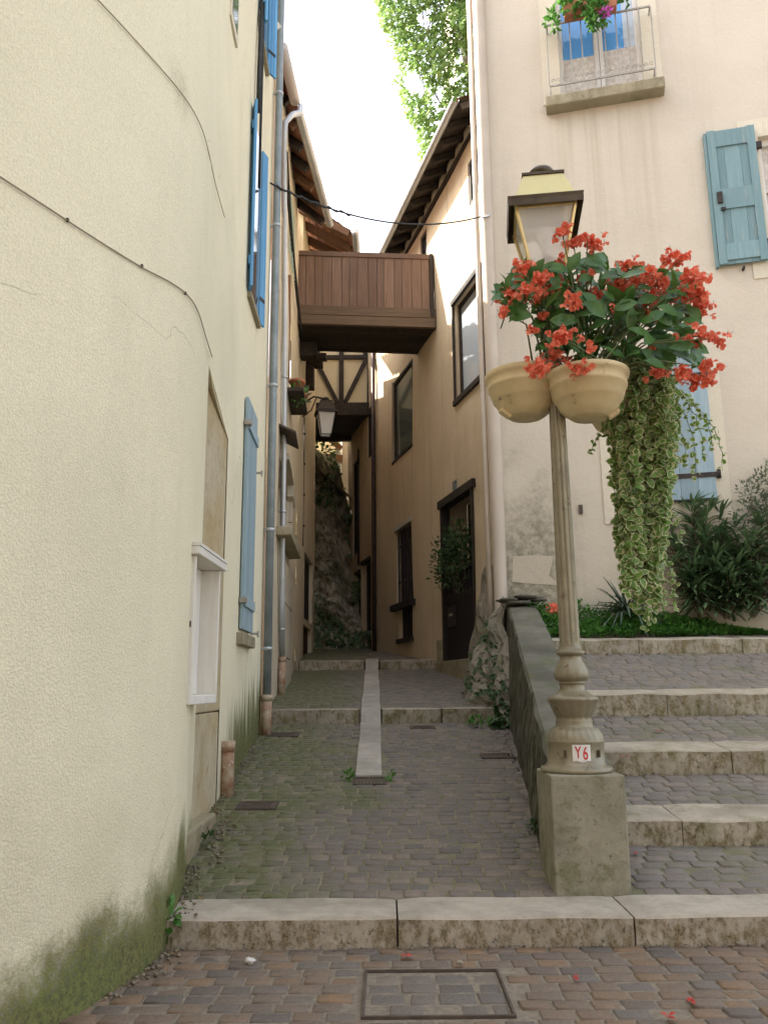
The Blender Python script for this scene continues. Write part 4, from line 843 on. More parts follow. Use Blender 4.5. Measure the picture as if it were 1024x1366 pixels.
# ------------------------------------------------------------------ wooden bridge between the houses
br = thing('wooden_bridge', 'brown plank-sided wooden footbridge crossing high above the alley', 'bridge', (-.4, 16.7, 8.8))
yb0, yb1, bx0, bx1 = 16.0, 17.45, -1.90, 1.09; dzr = -.05
def brp(nm, mat, boxes, bev=.004, label=None):
    k = MB()
    for (x0, x1, y0, y1, z0, z1) in boxes:
        s0, s1 = (x0-bx0)/(bx1-bx0)*-.13, (x1-bx0)/(bx1-bx0)*-.13; k.box8([(x0, y0, z0+s0), (x1, y0, z0+s1), (x1, y1, z0+s1), (x0, y1, z0+s0), (x0, y0, z1+s0), (x1, y0, z1+s1), (x1, y1, z1+s1), (x0, y1, z1+s0)], attr=rnd.random())
    return part(k, nm, M[mat], br, 'tone', bev, label)
npk = 15; xs = [bx0+.09+(bx1-bx0-.18)*(i+rnd.uniform(-.16, .16)*(0 < i < npk))/npk for i in range(npk+1)]
brp('plank_wall', 'dark_timber', [(bx0+.05, bx1-.05, yb0+.031, yb0+.05, 9.28, 10.45)], 0); brp('plank_wall', 'bridge_wood', [(a+.004, c-.004, yb0+rnd.uniform(0, .006), yb0+.03, 9.30, 10.43) for a, c in zip(xs, xs[1:])])
brp('top_rail', 'bridge_wood', [(bx0+.09, bx1-.09, yb0-.02, yb0+.06, 10.432, 10.54)]); 
for x in (bx0, bx1-.085): brp('corner_post', 'dark_timber', [(x, x+.085, yb0-.015, yb0+.09, 9.1, 10.56)])
brp('beam', 'bridge_beam', [(bx0-.02, bx1+.02, yb0-.012, yb0+.08, 9.09, 9.295)], .008, 'upper greenish beam under the planks'); brp('beam', 'bridge_beam', [(bx0-.02, bx1+.02, yb0-.008, yb0+.08, 8.88, 9.085)], .008)
brp('deck', 'dark_timber', [(bx0-.02, bx1+.15, yb0+.082+i*.137, yb0+.082+i*.137+.13, 8.90, 8.97) for i in range(10)])
brp('plank_wall', 'bridge_wood', [(bx0, bx1, yb1-.04, yb1, 8.98, 10.4)]); brp('joist', 'dark_timber', [(bx0-.1, bx1+.2, yb1-.12, yb1, 8.885, 8.898)])
brp('corbel', 'dark_timber', [(bx0-.2, -1.45, 16.9, 17.15, 8.55, 8.89), (bx0-.2, -1.25, 17.2, 17.42, 8.62, 8.758)], .02); brp('corbel', 'dark_timber', [(-2.0, -1.62, 18.3, 18.6, 8.35, 8.9), (-2.0, -1.42, 18.32, 18.58, 8.902, 9.2)], .03)
# ------------------------------------------------------------------ half-timbered passage further up
ht = thing('timbered_passage', 'half-timbered plaster passage bridging the alley behind the wooden bridge', 'passage', (-1.2, 22.5, 9.1))
def htp(nm, mat, fn):
    k = MB(); fn(k); return part(k, nm, M[mat], ht, 'tone')
yh, hx0, hx1, hz0, hz1 = 22.0, -2.2, -.30, 8.93, 12.2
htp('plaster_panel', 'panel_plaster', lambda k: k.box(hx0, hx1, yh+.03, yh+.15, hz0+.3, hz1))
def tim(k):
    T = lambda a, c, w_=.13: k.rbox((a[0], yh, a[1]), (c[0], yh, c[1]), w_, .12, (0, 1, 0), attr=rnd.random())
    T((-1.17, hz0+.3), (-1.17, hz1)); T((hx1-.07, hz0+.3), (hx1-.07, hz1), .15); T((-1.98, hz0+.3), (-1.98, hz1))
    k.rbox((hx0, yh-.006, 10.62), (hx1, yh-.006, 10.62), .11, .10, (0, 1, 0)); 
    for a, c in (((-1.9, 10.55), (-1.28, hz0+.34)), ((-.47, 10.55), (-1.06, hz0+.34)), ((-1.05, 11.9), (-.47, 10.7)), ((-1.3, 11.9), (-1.9, 10.7))): k.rbox((a[0], yh+.004, a[1]), (c[0], yh+.004, c[1]), .11, .10, (0, 1, 0))
htp('timber_frame', 'dark_timber', tim)
htp('beam', 'dark_timber', lambda k: k.box(hx0-.1, hx1+.1, yh-.12, yh+.2, hz0-.06, hz0+.30)); htp('floor_boards', 'dark_timber', lambda k: [k.box(hx0-.1, hx1+.25, yh+.22+i*.2, yh+.41+i*.2, hz0-.02, hz0+.05, attr=rnd.random()) for i in range(9)])
htp('beam', 'dark_timber', lambda k: k.box(hx0-.1, hx1+.4, yh+2.02, yh+2.2, hz0-.14, hz0+.2)); htp('wall', 'panel_plaster', lambda k: k.box(hx0, hx1+.3, yh+2.0-.001, yh+2.15, hz0+.2, hz1))
htp('roof', 'tile', lambda k: k.prism([(hx0-.1, yh-.4, hz1-.05), (hx1+.3, yh-.4, hz1-.05), (hx1+.3, yh+1.1, hz1+.7), (hx0-.1, yh+1.1, hz1+.7)], (0, 0, .1)))

# ------------------------------------------------------------------ cliff that closes the alley, house behind it
def cliff(u, v):
    x = -2.6+2.6*u; z = 2.0+(6.6-2.3*max(0, min(1, (u-.42)/.22)))*v; p = Vector((x*.9, z*.8, 2)); q = 22.6+1.6*v+1.0*mnoise.fractal(p*1.5, .7, 2.2, 7)*.8-.5*max(0, .35-abs(u-.35))*math.sin(v*5); 
    return Vector((x, q-.9*max(0, .25-v)+.5*math.floor(v*7+mnoise.noise(p)*1.5)/7, z+.15*mnoise.noise(p*3)))
k = MB(); k.grid(cliff, 60, 110, smooth=False); k.add([(-2.6, 24.1, 8.45), (0, 24.1, 6.2), (0, 27, 6.3), (-2.6, 27, 8.6)], [(0, 1, 2, 3)]); struct(k, 'cliff', M['cliff_rock'])
iv = thing('cliff_ivy', 'dark ivy clinging to the rock face at the end of the alley', 'ivy', (-1.4, 23, 7))
k = MB()
cn = 0
while cn < 1500:
    u, v = rnd.random(), rnd.random(); n = mnoise.noise(Vector((u*5, v*9, 7)))+(.75 if v < .22 else .25 if v > .72 else -.3)
    if n < .22: continue
    cn += 1; p = cliff(u, v)-Vector((-1.4, 23, 7))+Vector((0, -.05-.08*rnd.random(), 0)); quadleaf(k, p, Vector((rnd.gauss(0, .6), -.4, -.6+rnd.gauss(0, .4))), Vector((0, -1, .4))+rv(.3), .13, .10)
k.build('foliage', M['oleander_leaf'], iv)
bh = thing('rear_house', 'pale grey rendered house corner and timber seen under the passage at the alley end', 'house', (-.8, 26, 0))
k = MB(); k.box8([(-1.55, 25.4, -.2), (1, 25.4, -.2), (1, 30, -.2), (-1.35, 30, -.2), (-1.28, 25.4, 10.8), (1, 25.4, 10.8), (1, 30, 10.8), (-1.28, 30, 10.8)]); part(k, 'wall', M['grey_render'], bh)
k = MB(); k.rbox((-2.6, 25.2, 8.62), (-1.3, 25.3, 8.55), .25, .22); k.rbox((-2.5, 25.3, 9.9), (-1.35, 25.3, 8.9), .16, .16, attr=.3); part(k, 'beam', M['brown_wood'], bh, 'tone')
k = MB(); k.box(-3.4, -1.57, 26.0, 30, 8.6, 10.6); part(k, 'gable', M['panel_plaster'], bh)
pl_ = thing('ledge_plant', 'bright green plant on the rock ledge under the passage', 'plant', (-1.95, 24.3, 8.5)); k = MB(); clump(k, (0, 0, .1), (.5, .3, .35), 160, .16, .08); k.build('foliage', M['cover_leaf'], pl_)

# ------------------------------------------------------------------ the tall pink house on the right
ph = thing('pink_house', 'tall pale pink rendered house with blue shutters and a railed window on the right', 'house', (5, 13, 2))
HD = Vector((.972, -.237)).normalized(); HF = Fr((1.80, 12.6), HD, (-.2, -1)); HT = 15.2
def hrect(*pts):
    q = [HF.px(*p) for p in pts]; return (min(a for a, z in q), max(a for a, z in q), min(z for a, z in q), max(z for a, z in q))
bu0, bu1 = HF.px(728, 142)[0], HF.px(885, 124)[0]
fwz0 = 11.16; fw0, fw1 = bu0+.26, bu1-.30
win_b = (fw0, fw1, fwz0, 13.9, .16); 
lo = (HF.px(856, 560)[0], HF.px(943, 560)[0], 4.10, 5.85, .02)
su = (HF.px(940, 182)[0], HF.px(1003, 172)[0], 7.76, 10.09)
up_w = (HF.px(1010, 190)[0], HF.px(1010, 190)[0]+.95, 7.75, 9.92, .16)
wl = MB(); HF.wall(wl, 0, 7.5, -.2, HT, [win_b, up_w], step=.8)
a, c = HF.at(0, 0, 0), HF.at(0, -8, 0); e = HF.at(7.5, 0, 0); d = HF.at(7.5, -8, 0)
for p, q in ((c, a), (e, d), (d, c)): wl.add([(p.x, p.y, -.2), (q.x, q.y, -.2), (q.x, q.y, HT), (p.x, p.y, HT)], [(0, 1, 2, 3)])
part(wl, 'wall', M['pink_render'], ph)
def hpart(nm, mat, boxes, par=ph, attr='tone', bevel=0, label=None):
    k = MB()
    for q in boxes: HF.box(k, *q, attr=rnd.random())
    return part(k, nm, M[mat], par, attr, bevel, label)
k = MB(); cs = [HF.at(-.4, .45, HT), HF.at(7.9, .45, HT), HF.at(7.9, -8.4, HT), HF.at(-.4, -8.4, HT)]; k.add([tuple(p) for p in cs]+[tuple(p+Vector((0, 0, .12))) for p in cs]+[tuple(HF.at(1, -4, HT+2.2)), tuple(HF.at(6.5, -4, HT+2.2))], [(3, 2, 1, 0), (0, 1, 5, 4), (1, 2, 6, 5), (2, 3, 7, 6), (3, 0, 4, 7), (4, 5, 9, 8), (5, 6, 9), (6, 7, 8, 9), (7, 4, 8)]); part(k, 'roof', M['tile'], ph)
# painted downpipe down the corner
k = MB(); zz = [2.0, 2.6, 4, 6, 8, 10, 12, 14, HT]; k.tube([HF.at(-.02+.015*mnoise.noise(Vector((z, 0, 0))), .05, z) for z in zz], [.085, .10, .105, .11, .11, .11, .11, .11, .11], 14); cp = part(k, 'downpipe', M['corner_pipe'], ph, label='pinkish painted downpipe on the corner of the house')
k = MB(); k.tube([HF.at(-.19, .03, z) for z in (2.2, 6, 10, HT)], .045, 10); part(k, 'corner_strip', M['corner_pipe'], ph)
hk = HF.px(645, 296); k = MB(); k.tube([HF.at(-.1, .16, hk[1]+.02), HF.at(-.04, .20, hk[1]-.04), HF.at(.04, .16, hk[1]), HF.at(.05, .08, hk[1]+.10), HF.at(.08, 0, hk[1]+.13)], .017, 8); part(k, 'hook', M['gutter_metal'], ph)
# railed window: stone surround, slab, double casement with curtains, iron railing
sb = hpart('surround', 'pale_surround', [(fw0-.30, fw0-.001, -.03, .018, fwz0-.02, 14.2), (fw1+.001, fw1+.30, -.03, .018, fwz0-.02, 14.2)], attr=None)
D = .15; mid = (fw0+fw1)/2
wb = hpart('window', 'white_wood', [(fw0, fw0+.07, -D, -D+.06, fwz0, 13.9), (fw1-.07, fw1, -D, -D+.06, fwz0, 13.9), (mid-.07, mid-.004, -D, -D+.065, fwz0, 13.9), (mid+.004, mid+.07, -D, -D+.065, fwz0, 13.9), (fw0+.07, mid-.07, -D, -D+.055, fwz0, fwz0+.10), (mid+.07, fw1-.07, -D, -D+.055, fwz0, fwz0+.10)], label='tall white double casement behind the railing')
hpart('pane', 'sky_reflection_glass', [(fw0+.06, mid-.06, -D+.01, -D+.025, 12.06, 13.9), (mid+.06, fw1-.06, -D+.01, -D+.025, 12.10, 13.9)], wb, None)  # blue here is the reflected sky, painted as the pane's colour
hpart('pane', 'pale_reflection_glass', [(mid+.42, fw1-.07, -D+.026, -D+.028, 12.1, 13.9)], wb, None)
hpart('curtain', 'curtain', [(fw0+.06, mid-.06, -D+.01, -D+.024, fwz0+.05, 12.06), (mid+.06, fw1-.06, -D+.01, -D+.024, fwz0+.05, 12.10)], wb, None)
sl_ = hpart('balcony_slab', 'slab_stone', [(bu0, bu1, -.02, .24, 10.94, 11.14)], attr=None, bevel=.02)
rl = []; w0 = .19; ra, rb = bu0+.08, bu1-.12
for z in (11.32, 12.52): rl += [(ra, rb, w0, w0+.022, z, z+.03), (ra, ra+.022, .0, w0, z, z+.03), (rb-.022, rb, 0, w0, z, z+.03)]
nb = 9
for i in range(nb+1): u = ra+(rb-ra)*i/nb; rl.append((u-.009, u+.009, w0+.003, w0+.021, 11.34, 12.53))
rl += [(ra, ra+.02, w0, w0+.02, 11.14, 11.32), (rb-.02, rb, w0, w0+.02, 11.14, 11.32)]
rl_ = hpart('railing', 'rail_iron', rl, attr=None)
k = MB()
for i in range(18):                                                # scrolls along the foot of the railing
    u = ra+.06+(rb-ra-.12)*i/17; pts = [HF.at(u+.035*math.cos(t*.7)*(1-t*.1)*(-1)**i, w0+.011, 11.43+.05*math.sin(t*.7)*(1-t*.1)) for t in range(9)]; k.tube(pts, .006, 5)
part(k, 'scrollwork', M['rail_iron'], rl_)
# lower window with a closed shutter in its stone surround
s0, s1, sz0, sz1 = HF.px(800, 600)[0], HF.px(968, 600)[0], 3.80, 6.25
hpart('surround', 'pale_surround', [(s0, lo[0]-.001, -.03, .018, sz0, sz1), (lo[1]+.001, s1, -.03, .018, sz0, sz1), (lo[0], lo[1], -.03, .018, sz0, lo[2]-.03), (lo[0], lo[1], -.03, .018, lo[3]+.3, sz1)], attr=None)
l0, l1 = lo[0]-.28, lo[1]+.03
def hshut(u0, u1, z0, z1, w0, mat, npl, label):
    return hpart('shutter', mat, [(u0+(u1-u0)*i/npl+.0015, u0+(u1-u0)*(i+1)/npl-.0015, w0, w0+.035, z0, z1) for i in range(npl)], label=label, bevel=.002)
sh = hshut(l0, l1, lo[2], 6.40, .02, 'pale_blue', 5, 'pale blue plank shutter closed behind the trailing plant')
hpart('strap', 'iron', [(l0+.1, l1+.03, .056, .07, 4.42, 4.49), (l0+.1, l1+.03, .056, .07, 6.0, 6.06)], sh, None, .003)
for z in (4.455, 6.03): k = MB(); p = HF.at(l1+.05, .05, z); k.lathe([(0, -.06), (.028, -.06), (.028, .07), (0, .07)], p, 10); part(k, 'hinge', M['iron'], sh)
hpart('ledge', 'iron', [(l0, l1, .02, .075, lo[2]-.028, lo[2]-.002)], sh, None)
# upper window with its shutter folded open against the wall
k = []; a, b_, z0, z1 = su
S0 = hshut(a, b_, z0, z1, .05, 'blue_paint', 3, 'blue panelled shutter folded back against the wall')
W = .087; fr = [(a+.0, a+.12, W, W+.024, z0, z1), (b_-.12, b_, W, W+.024, z0, z1), (a+.12, b_-.12, W, W+.022, z1-.30, z1-.03), (a+.12, b_-.12, W, W+.022, z0+.06, z0+.34), (a+.12, b_-.12, W, W+.022, z0+.93, z0+1.28)]
hpart('rails', 'blue_paint', fr, S0, 'tone', .005)
hpart('edge_board', 'blue_paint', [(a-.045, a-.003, .0, .085, z0-.02, z1-.02)], S0)
hpart('latch', 'iron', [(a+.06, a+.14, W+.025, W+.06, z0+1.03, z0+1.22)], S0, None, .004); hpart('latch_bar', 'iron', [(a+.1, a+.17, W+.025, W+.05, z0+.90, z0+.95)], S0, None)
for z in (z0+.3, z1-.35): hpart('hinge', 'iron', [(b_-.001, b_+.09, .03, .09, z-.06, z+.06)], S0, None, .01)
hpart('shutter_stop', 'iron', [(a+.33, a+.36, 0, .10, z0-.10, z0-.06)], ph, None)
hpart('surround', 'pale_surround', [(up_w[0]-.28, up_w[0]-.001, -.03, .018, up_w[2]-.25, up_w[3]+.32), (up_w[0], up_w[1], -.03, .018, up_w[3]+.001, up_w[3]+.32), (up_w[0], up_w[1], -.03, .05, up_w[2]-.25, up_w[2]-.001), (up_w[1]+.001, up_w[1]+.28, -.03, .018, up_w[2]-.25, up_w[3]+.32)], attr=None)
uw = hpart('window', 'white_wood', [(up_w[0], up_w[0]+.06, -.16, -.1, up_w[2], up_w[3]), (up_w[0]+.06, up_w[1], -.16, -.1, up_w[3]-.1, up_w[3]), (up_w[0]+.06, up_w[1], -.158, -.11, up_w[2]+1.25, up_w[2]+1.31), (up_w[0]+.06, up_w[1], -.16, -.1, up_w[2], up_w[2]+.08)])
hpart('curtain', 'curtain', [(up_w[0]+.05, up_w[1], -.20, -.165, up_w[2], up_w[3])], uw, None)
k = MB(); pz = [(711, 741), (738, 742), (732, 768), (747, 781), (700, 778), (683, 776), (684, 742)][::-1]; k.prism([HF.at(HF.px(*p)[0], .001, HF.px(*p)[1]) for p in pz], HF.o*.005); part(k, 'plaster_patch', M['fresh_patch'], ph)
hpart('vent', 'rusty_iron', [(HF.px(774, 678)[0]-.03, HF.px(774, 678)[0]+.03, 0, .03, 3.98, 4.12)], ph, None)
# geranium in its terracotta trough on the railing
gc = HF.at((ra+rb)/2-.12, w0+.16, 12.62)
gt = thing('window_geranium', 'hanging geranium with one pink bloom spilling from the window railing', 'flower', gc)
k = MB(); clump(k, HF.d*-.05+HF.o*.08+Vector((0, 0, .05)), (.52, .16, .2), 260, .12, .10, up=.1); clump(k, HF.o*.16+HF.d*.1+Vector((0, 0, -.28)), (.2, .1, .28), 130, .11, .09, up=-.2); clump(k, HF.d*-.62+Vector((0, 0, -.12)), (.12, .1, .22), 45, .11, .09); clump(k, HF.d*.62+Vector((0, 0, .1)), (.10, .1, .2), 36, .1, .08); clump(k, HF.d*.05+HF.o*.2+Vector((0, 0, -.52)), (.10, .08, .12), 30, .11, .09); k.build('foliage', M['cover_leaf'], gt)
k = MB(); clump(k, HF.d*.24+HF.o*.22+Vector((0, 0, -.36)), (.09, .06, .09), 60, .06, .055); k.build('bloom', M['pink_bloom'], gt)
tr = thing('flower_trough', 'terracotta flower trough hooked on the window railing', 'planter', gc)
k = MB(); A = lambda u, w, z: HF.d*u+HF.o*w+Vector((0, 0, z)); k.box8([A(-.42, -.09, -.16), A(.42, -.09, -.16), A(.42, .09, -.16), A(-.42, .09, -.16), A(-.46, -.11, .14), A(.46, -.11, .14), A(.46, .11, .14), A(-.46, .11, .14)]); k.build('trough', M['terracotta'], tr, bevel=.012)

# ------------------------------------------------------------------ cable across the alley
c0 = AF.at(2.75, .06, AF.px(357, 243)[1]); c0 = at_y(358, 243, 10.2); c1 = HF.at(-.1, .17, hk[1])
cv = thing('overhead_cable', 'dark cable sagging across the alley from downpipe to house corner', 'cable', c0)
k = MB(); k.tube([c0.lerp(c1, t/24)-c0-Vector((0, 0, .35*4*(t/24)*(1-t/24))) for t in range(25)], .013, 6); k.build('wire', M['rubber'], cv)
k = MB(); q = [c0.lerp(c1, t/60)-c0-Vector((0, 0, .35*4*(t/60)*(1-t/60))) for t in range(2, 22)]; k.tube([p+Vector((0, .02*math.sin(i*1.9), .024*math.cos(i*1.9))) for i, p in enumerate(q)], .013, 6); k.build('tie_wire', M['rubber'], cv)
k = MB(); k.tube([Vector((-.12, 0, .3)), Vector((-.13, 0, .02)), Vector((0, 0, 0))], .02, 6); k.build('bracket', M['rubber'], cv)

# ------------------------------------------------------------------ the street lamp
LY = 5.7; L0 = at_y(769, 1031, LY); L0.z = .856
lamp = thing('street_lamp', 'old street lamp on a stone plinth with brass lantern and red bracket flowers', 'street lamp', L0)
ax = lambda z: Vector((.035*max(0, z-.7)/2.4*(z > .7)*0 + (-.012*z if z > 1.2 else -.003*z)*0, 0, z))
k = MB(); k.lathe([(.0, 0), (.232, 0), (.236, .012), (.232, .03), (.20, .038), (.193, .055), (.187, .06), (.185, .185), (.19, .195), (.185, .205)], (0, 0, 0), 48); k.build('base_drum', M['lamp_paint'], lamp)
k = MB(); k.lathe([(.185, .205), (.182, .225), (.168, .25), (.152, .275), (.128, .285), (.121, .30), (.121, .325)], (0, 0, 0), 96, mod=lambda j, t: 1+(.022*math.sin(t*24) if j in (1, 2, 3) else 0)); k.build('leaf_collar', M['lamp_paint'], lamp)
k = MB(); k.lathe([(.121, .325), (.115, .345), (.118, .35), (.165, .455), (.170, .462), (.168, .475), (.148, .485), (.125, .495), (.095, .515), (.083, .53), (.083, .56)], (0, 0, 0), 96, mod=lambda j, t: 1+(.03*abs(math.sin(t*8))-.015 if j in (2, 3) else 0)); k.build('cup', M['lamp_paint'], lamp)
k = MB(); k.lathe([(.083, .56), (.09, .565), (.092, .575), (.086, .583), (.105, .59), (.116, .615), (.112, .645), (.095, .69), (.078, .72), (.07, .745), (.072, .752), (.088, .758), (.096, .772), (.09, .785), (.075, .79), (.072, .82)], (0, 0, 0), 96, mod=lambda j, t: 1+(.03*abs(math.sin(t*6))-.015 if j in (4, 5, 6, 7) else 0)); k.build('bulb_moulding', M['lamp_paint'], lamp)
ZT = 3.30
k = MB(); fl = lambda j, t: 1-(.17*(max(0, math.sin(t*10))**.6) if 1 < j < 5 else 0)
k.lathe([(.070, .81), (.0695, .835), (.069, .85), (.064, 1.7), (.056, 2.6), (.053, 2.75), (.053, 3.2), (.04, 3.55), (.035, 3.72)], (0, 0, 0), 100, mod=fl); k.build('fluted_pole', M['lamp_paint'], lamp)
k = MB()
for sx in (-.105, .115): k.box(sx-.006, sx+.006, -.168, -.15, .10, .145)
k.box(.178, .3, -.10, -.085, .37, .385) if 0 else None
k.build('drum_slot', M['lamp_black'], lamp)
# sticker wrapped on the drum with its red marks
k = MB(); ra_ = .1885; a0, a1 = -math.pi/2-.33, -math.pi/2+.30
k.grid(lambda u, v: (ra_*math.cos(a0+(a1-a0)*u), ra_*math.sin(a0+(a1-a0)*u), .075+.105*v+.004*math.sin(u*9)*(v < .5)), 10, 2); stk = k.build('sticker', M['paper_white'], lamp)
mt = Matrix(((1, 0, 0, 0), (0, 0, -1, 0), (0, 1, 0, 0), (0, 0, 0, 1)))
def label_text(s, x, z, sz, rot=0):
    c = bpy.data.curves.new('digits', 'FONT'); c.body = s; c.size = sz; c.align_x = 'CENTER'; c.align_y = 'CENTER'; c.extrude = .0006; c.offset = .001; o = bpy.data.objects.new('digits', c); COL.objects.link(o); bpy.context.view_layer.update()
    me = bpy.data.meshes.new_from_object(o.evaluated_get(bpy.context.evaluated_depsgraph_get())); bpy.data.objects.remove(o)
    for v in me.vertices:
        X = v.co.x*.72+x; Z = v.co.y*1.15+z; D_ = v.co.z; t = -math.pi/2+X/ra_; v.co = ((ra_+.0042+D_)*math.cos(t), (ra_+.0012+D_)*math.sin(t), Z)
    me.materials.clear(); me.materials.append(M['sticker_red']); o = bpy.data.objects.new('digits', me); COL.objects.link(o); o.parent = stk
label_text('Y', -.026, .130, .088); label_text('6', .020, .124, .10)
# bracket ring and lantern
kr = MB(); kr.tube([(0, 0, 3.0), (0, 0, 3.18)], .075, 16); kr.rbox((-.42, .0, 2.62), (.9, .12, 2.62), .03, .05); kr.rbox((-.3, .0, 2.58), (.3, .02, 2.58), .05, .05); kr.build('bracket', M['lamp_paint'], lamp)
lanc = at_y(742, 350, LY)-L0
lc = Vector((lanc.x-.08, 0, 3.60)); 
k = MB(); k.tube([(0, 0, 3.3), lc*.5+Vector((0, 0, 1.72)), lc+Vector((0, 0, .03))], .035, 10); k.tube([lc-Vector((0, 0, .03)), lc+Vector((0, 0, .02))], .10, 12); k.build('neck', M['lamp_paint'], lamp)
lantern(lamp, lc, .125, .222, .46, .27, ('lamp_gold', 'lamp_brass', 'lamp_black'), -.13)
LT = L0

# ------------------------------------------------------------------ planters on the lamp
def bowl_pot(label, c, chord=None, lugs=(-.2,)):
    t = thing('hanging_planter', label, 'planter', c, 'planters around the lamp post')
    pr = [(.0, 0), (.125, 0), (.135, .008), (.150, .018), (.196, .055), (.229, .118), (.242, .126), (.244, .148), (.252, .156), (.262, .205), (.274, .213), (.276, .232), (.270, .240), (.277, .280), (.292, .290), (.296, .324), (.28, .334), (.266, .328), (.25, .22), (0, .20)]
    k = MB(); n0 = len(k.v); k.lathe(pr, (0, 0, 0), 56)
    if chord is not None: k.v = [(min(x, chord), y, z) for x, y, z in k.v]
    k.build('bowl', M['pot_cream'], t); k = MB(); k.lathe([(0, .295), (.262, .295)], (0, 0, 0), 30)
    if chord is not None: k.v = [(min(x, chord-.01), y, z) for x, y, z in k.v]
    k.build('soil', M['soil'], t)
    for a_ in lugs: k = MB(); e = Vector((math.cos(a_), math.sin(a_), 0)); k.rbox(e*.13+Vector((0, 0, -.008)), e*.205+Vector((0, 0, .045)), .06, .03); k.build('lug', M['pot_cream'], t, bevel=.006)
    return t
q = at_y(786, 558, LY-.12); P1 = Vector((q.x, LY-.12, q.z)); q = at_y(703, 555, LY+.06); P2 = Vector((q.x, LY+.10, q.z)); PZ = P1.z-L0.z
bowl_pot('cream ringed planter on the left of the lamp post, its rim uncovered', P2, .20, (3.4,))
bowl_pot('cream ringed planter in front of the lamp post, half hidden by red flowers', P1)
bowl_pot('planter behind the lamp post hidden under the trailing variegated leaves', L0+Vector((.56, .32, PZ+.03)))
# begonias: red clusters and big dark leaves
def Z1(zx, zy, y): return at_y(640+zx/3.012, 290+zy/3.012, y)
CL = [(330,60),(375,95),(460,100),(430,80),(320,165),(170,195),(150,260),(190,300),(110,300),(135,320),(250,240),(325,265),(290,290),(430,235),(370,340),(415,335),(460,310),(225,305),(90,380),(205,450),(255,390),(590,195),(610,240),(670,235),(640,260),(560,270),(540,360),(690,310),(670,345),(660,390),(755,165),(805,172),(840,235),(865,250),(770,320),(830,300),(885,310),(870,350),(860,400),(885,385),(840,485),(900,475),(940,485),(690,535),(715,615),(810,625),(860,660),(915,605),(905,640),(325,490),(345,470),(240,590),(285,560),(350,590),(400,605),(440,525),(230,605),(720,250),(585,290)]
small = {(320,165),(90,380),(205,450),(540,360),(440,525),(690,535),(430,80),(255,390)}
def begonia(label, sel, c, lo_hi, nleaf, poly, seed):
    t = thing('begonia', label, 'begonia', c, 'red begonias on the street lamp'); R = random.Random(seed)
    fo = MB(); sm = MB(); tips = []
    for (zx, zy) in sel:
        yy = LY+R.uniform(-.42, -.02)-(.15 if zy > 460 else 0); p = Z1(zx, zy, yy)-c; tips.append(p); b = MB(); s = .5 if (zx, zy) in small else 1.; nf = int((16 if s == 1 else 5)*R.uniform(.85, 1.3))
        for _ in range(nf):
            q = p+Vector((R.gauss(0, .035*s), R.gauss(0, .032*s), R.gauss(0, .025*s))); dn = Vector((R.gauss(0, .5), R.gauss(0, .5)-.35, -.55)).normalized()
            for kx in range(4):
                a = kx*math.pi/2+R.random(); e = dn.orthogonal().normalized(); e2 = dn.cross(e); dd = (e*math.cos(a)+e2*math.sin(a))*(1 if kx % 2 else .8)+dn*.55
                L = R.uniform(.030, .044)*(1 if kx % 2 == 0 else .8); leaf(b, q, dd, -dn+Vector((R.gauss(0, .2), R.gauss(0, .2), .1)), L, L*R.uniform(.8, 1.05), .3, .2, (.7, 1, .85), (.25, .55, .85))
            sm.tube([q, q-dn*.018+Vector((0, 0, .006))], .002, 4, cap=False)
        b.build('flower_cluster', M['begonia_bloom'], t)
    root = Vector((0, 0, .3)) if lo_hi is None else Vector(lo_hi)
    for p in tips:
        mid_ = root.lerp(p, .55)+Vector((0, 0, .10)); sm.tube([root+Vector((R.gauss(0, .1), R.gauss(0, .08), 0)), mid_, p], [.008, .006, .004], 5, cap=False)
    n = 0
    def inside(x, y):
        r = False
        for (x0, y0), (x1, y1) in zip(poly, poly[1:]+poly[:1]):
            if (y0 > y) != (y1 > y) and x < (x1-x0)*(y-y0)/(y1-y0)+x0: r = not r
        return r
    bx_ = (min(a for a, _ in poly), max(a for a, _ in poly), min(b for _, b in poly), max(b for _, b in poly))
    while n < nleaf:
        zx, zy = R.uniform(bx_[0], bx_[1]), R.uniform(bx_[2], bx_[3])
        if not inside(zx, zy): continue
        n += 1; yy = LY+R.uniform(-.40, .38); p = Z1(zx, zy, yy)-c; L = R.uniform(.12, .19); o = (p-Vector((0, 0, .42))); o.y *= .5; d = o.normalized()*.7+Vector((R.gauss(0, .6), R.gauss(0, .3)-.15, R.gauss(0, .4)-.45))
        leaf(fo, p-d.normalized()*L*.4, d, Vector((R.gauss(0, .45), -1+R.gauss(0, .3), .5+R.gauss(0, .3))), L, L*R.uniform(.46, .62), .22, .3)
        if R.random() < .25: sm.tube([p-d.normalized()*L*.4, p-d.normalized()*L*.7+Vector((0, .05, -.03))], .003, 4, cap=False)
    fo.build('foliage', M['begonia_leaf'], t, attr='edge'); sm.build('stems', M['stem_green'], t)
lef = [c for c in CL if c[0] < 300]; rig = [c for c in CL if c[0] >= 300]
begonia('red begonia spreading left in front of the lantern, above the bare planter rim', lef, P2, (.22, -.05, .38), 175, [(75, 300), (150, 205), (290, 175), (330, 200), (340, 480), (290, 540), (235, 500), (225, 410), (180, 350), (130, 440), (100, 330)], 3)
begonia('larger red begonia spreading right over the trailing variegated plant', rig, P1, None, 430, [(290, 190), (400, 150), (470, 150), (560, 190), (740, 220), (830, 230), (880, 330), (840, 440), (905, 560), (870, 590), (780, 560), (720, 590), (640, 560), (560, 545), (500, 540), (460, 570), (390, 560), (330, 530), (300, 450)], 4)

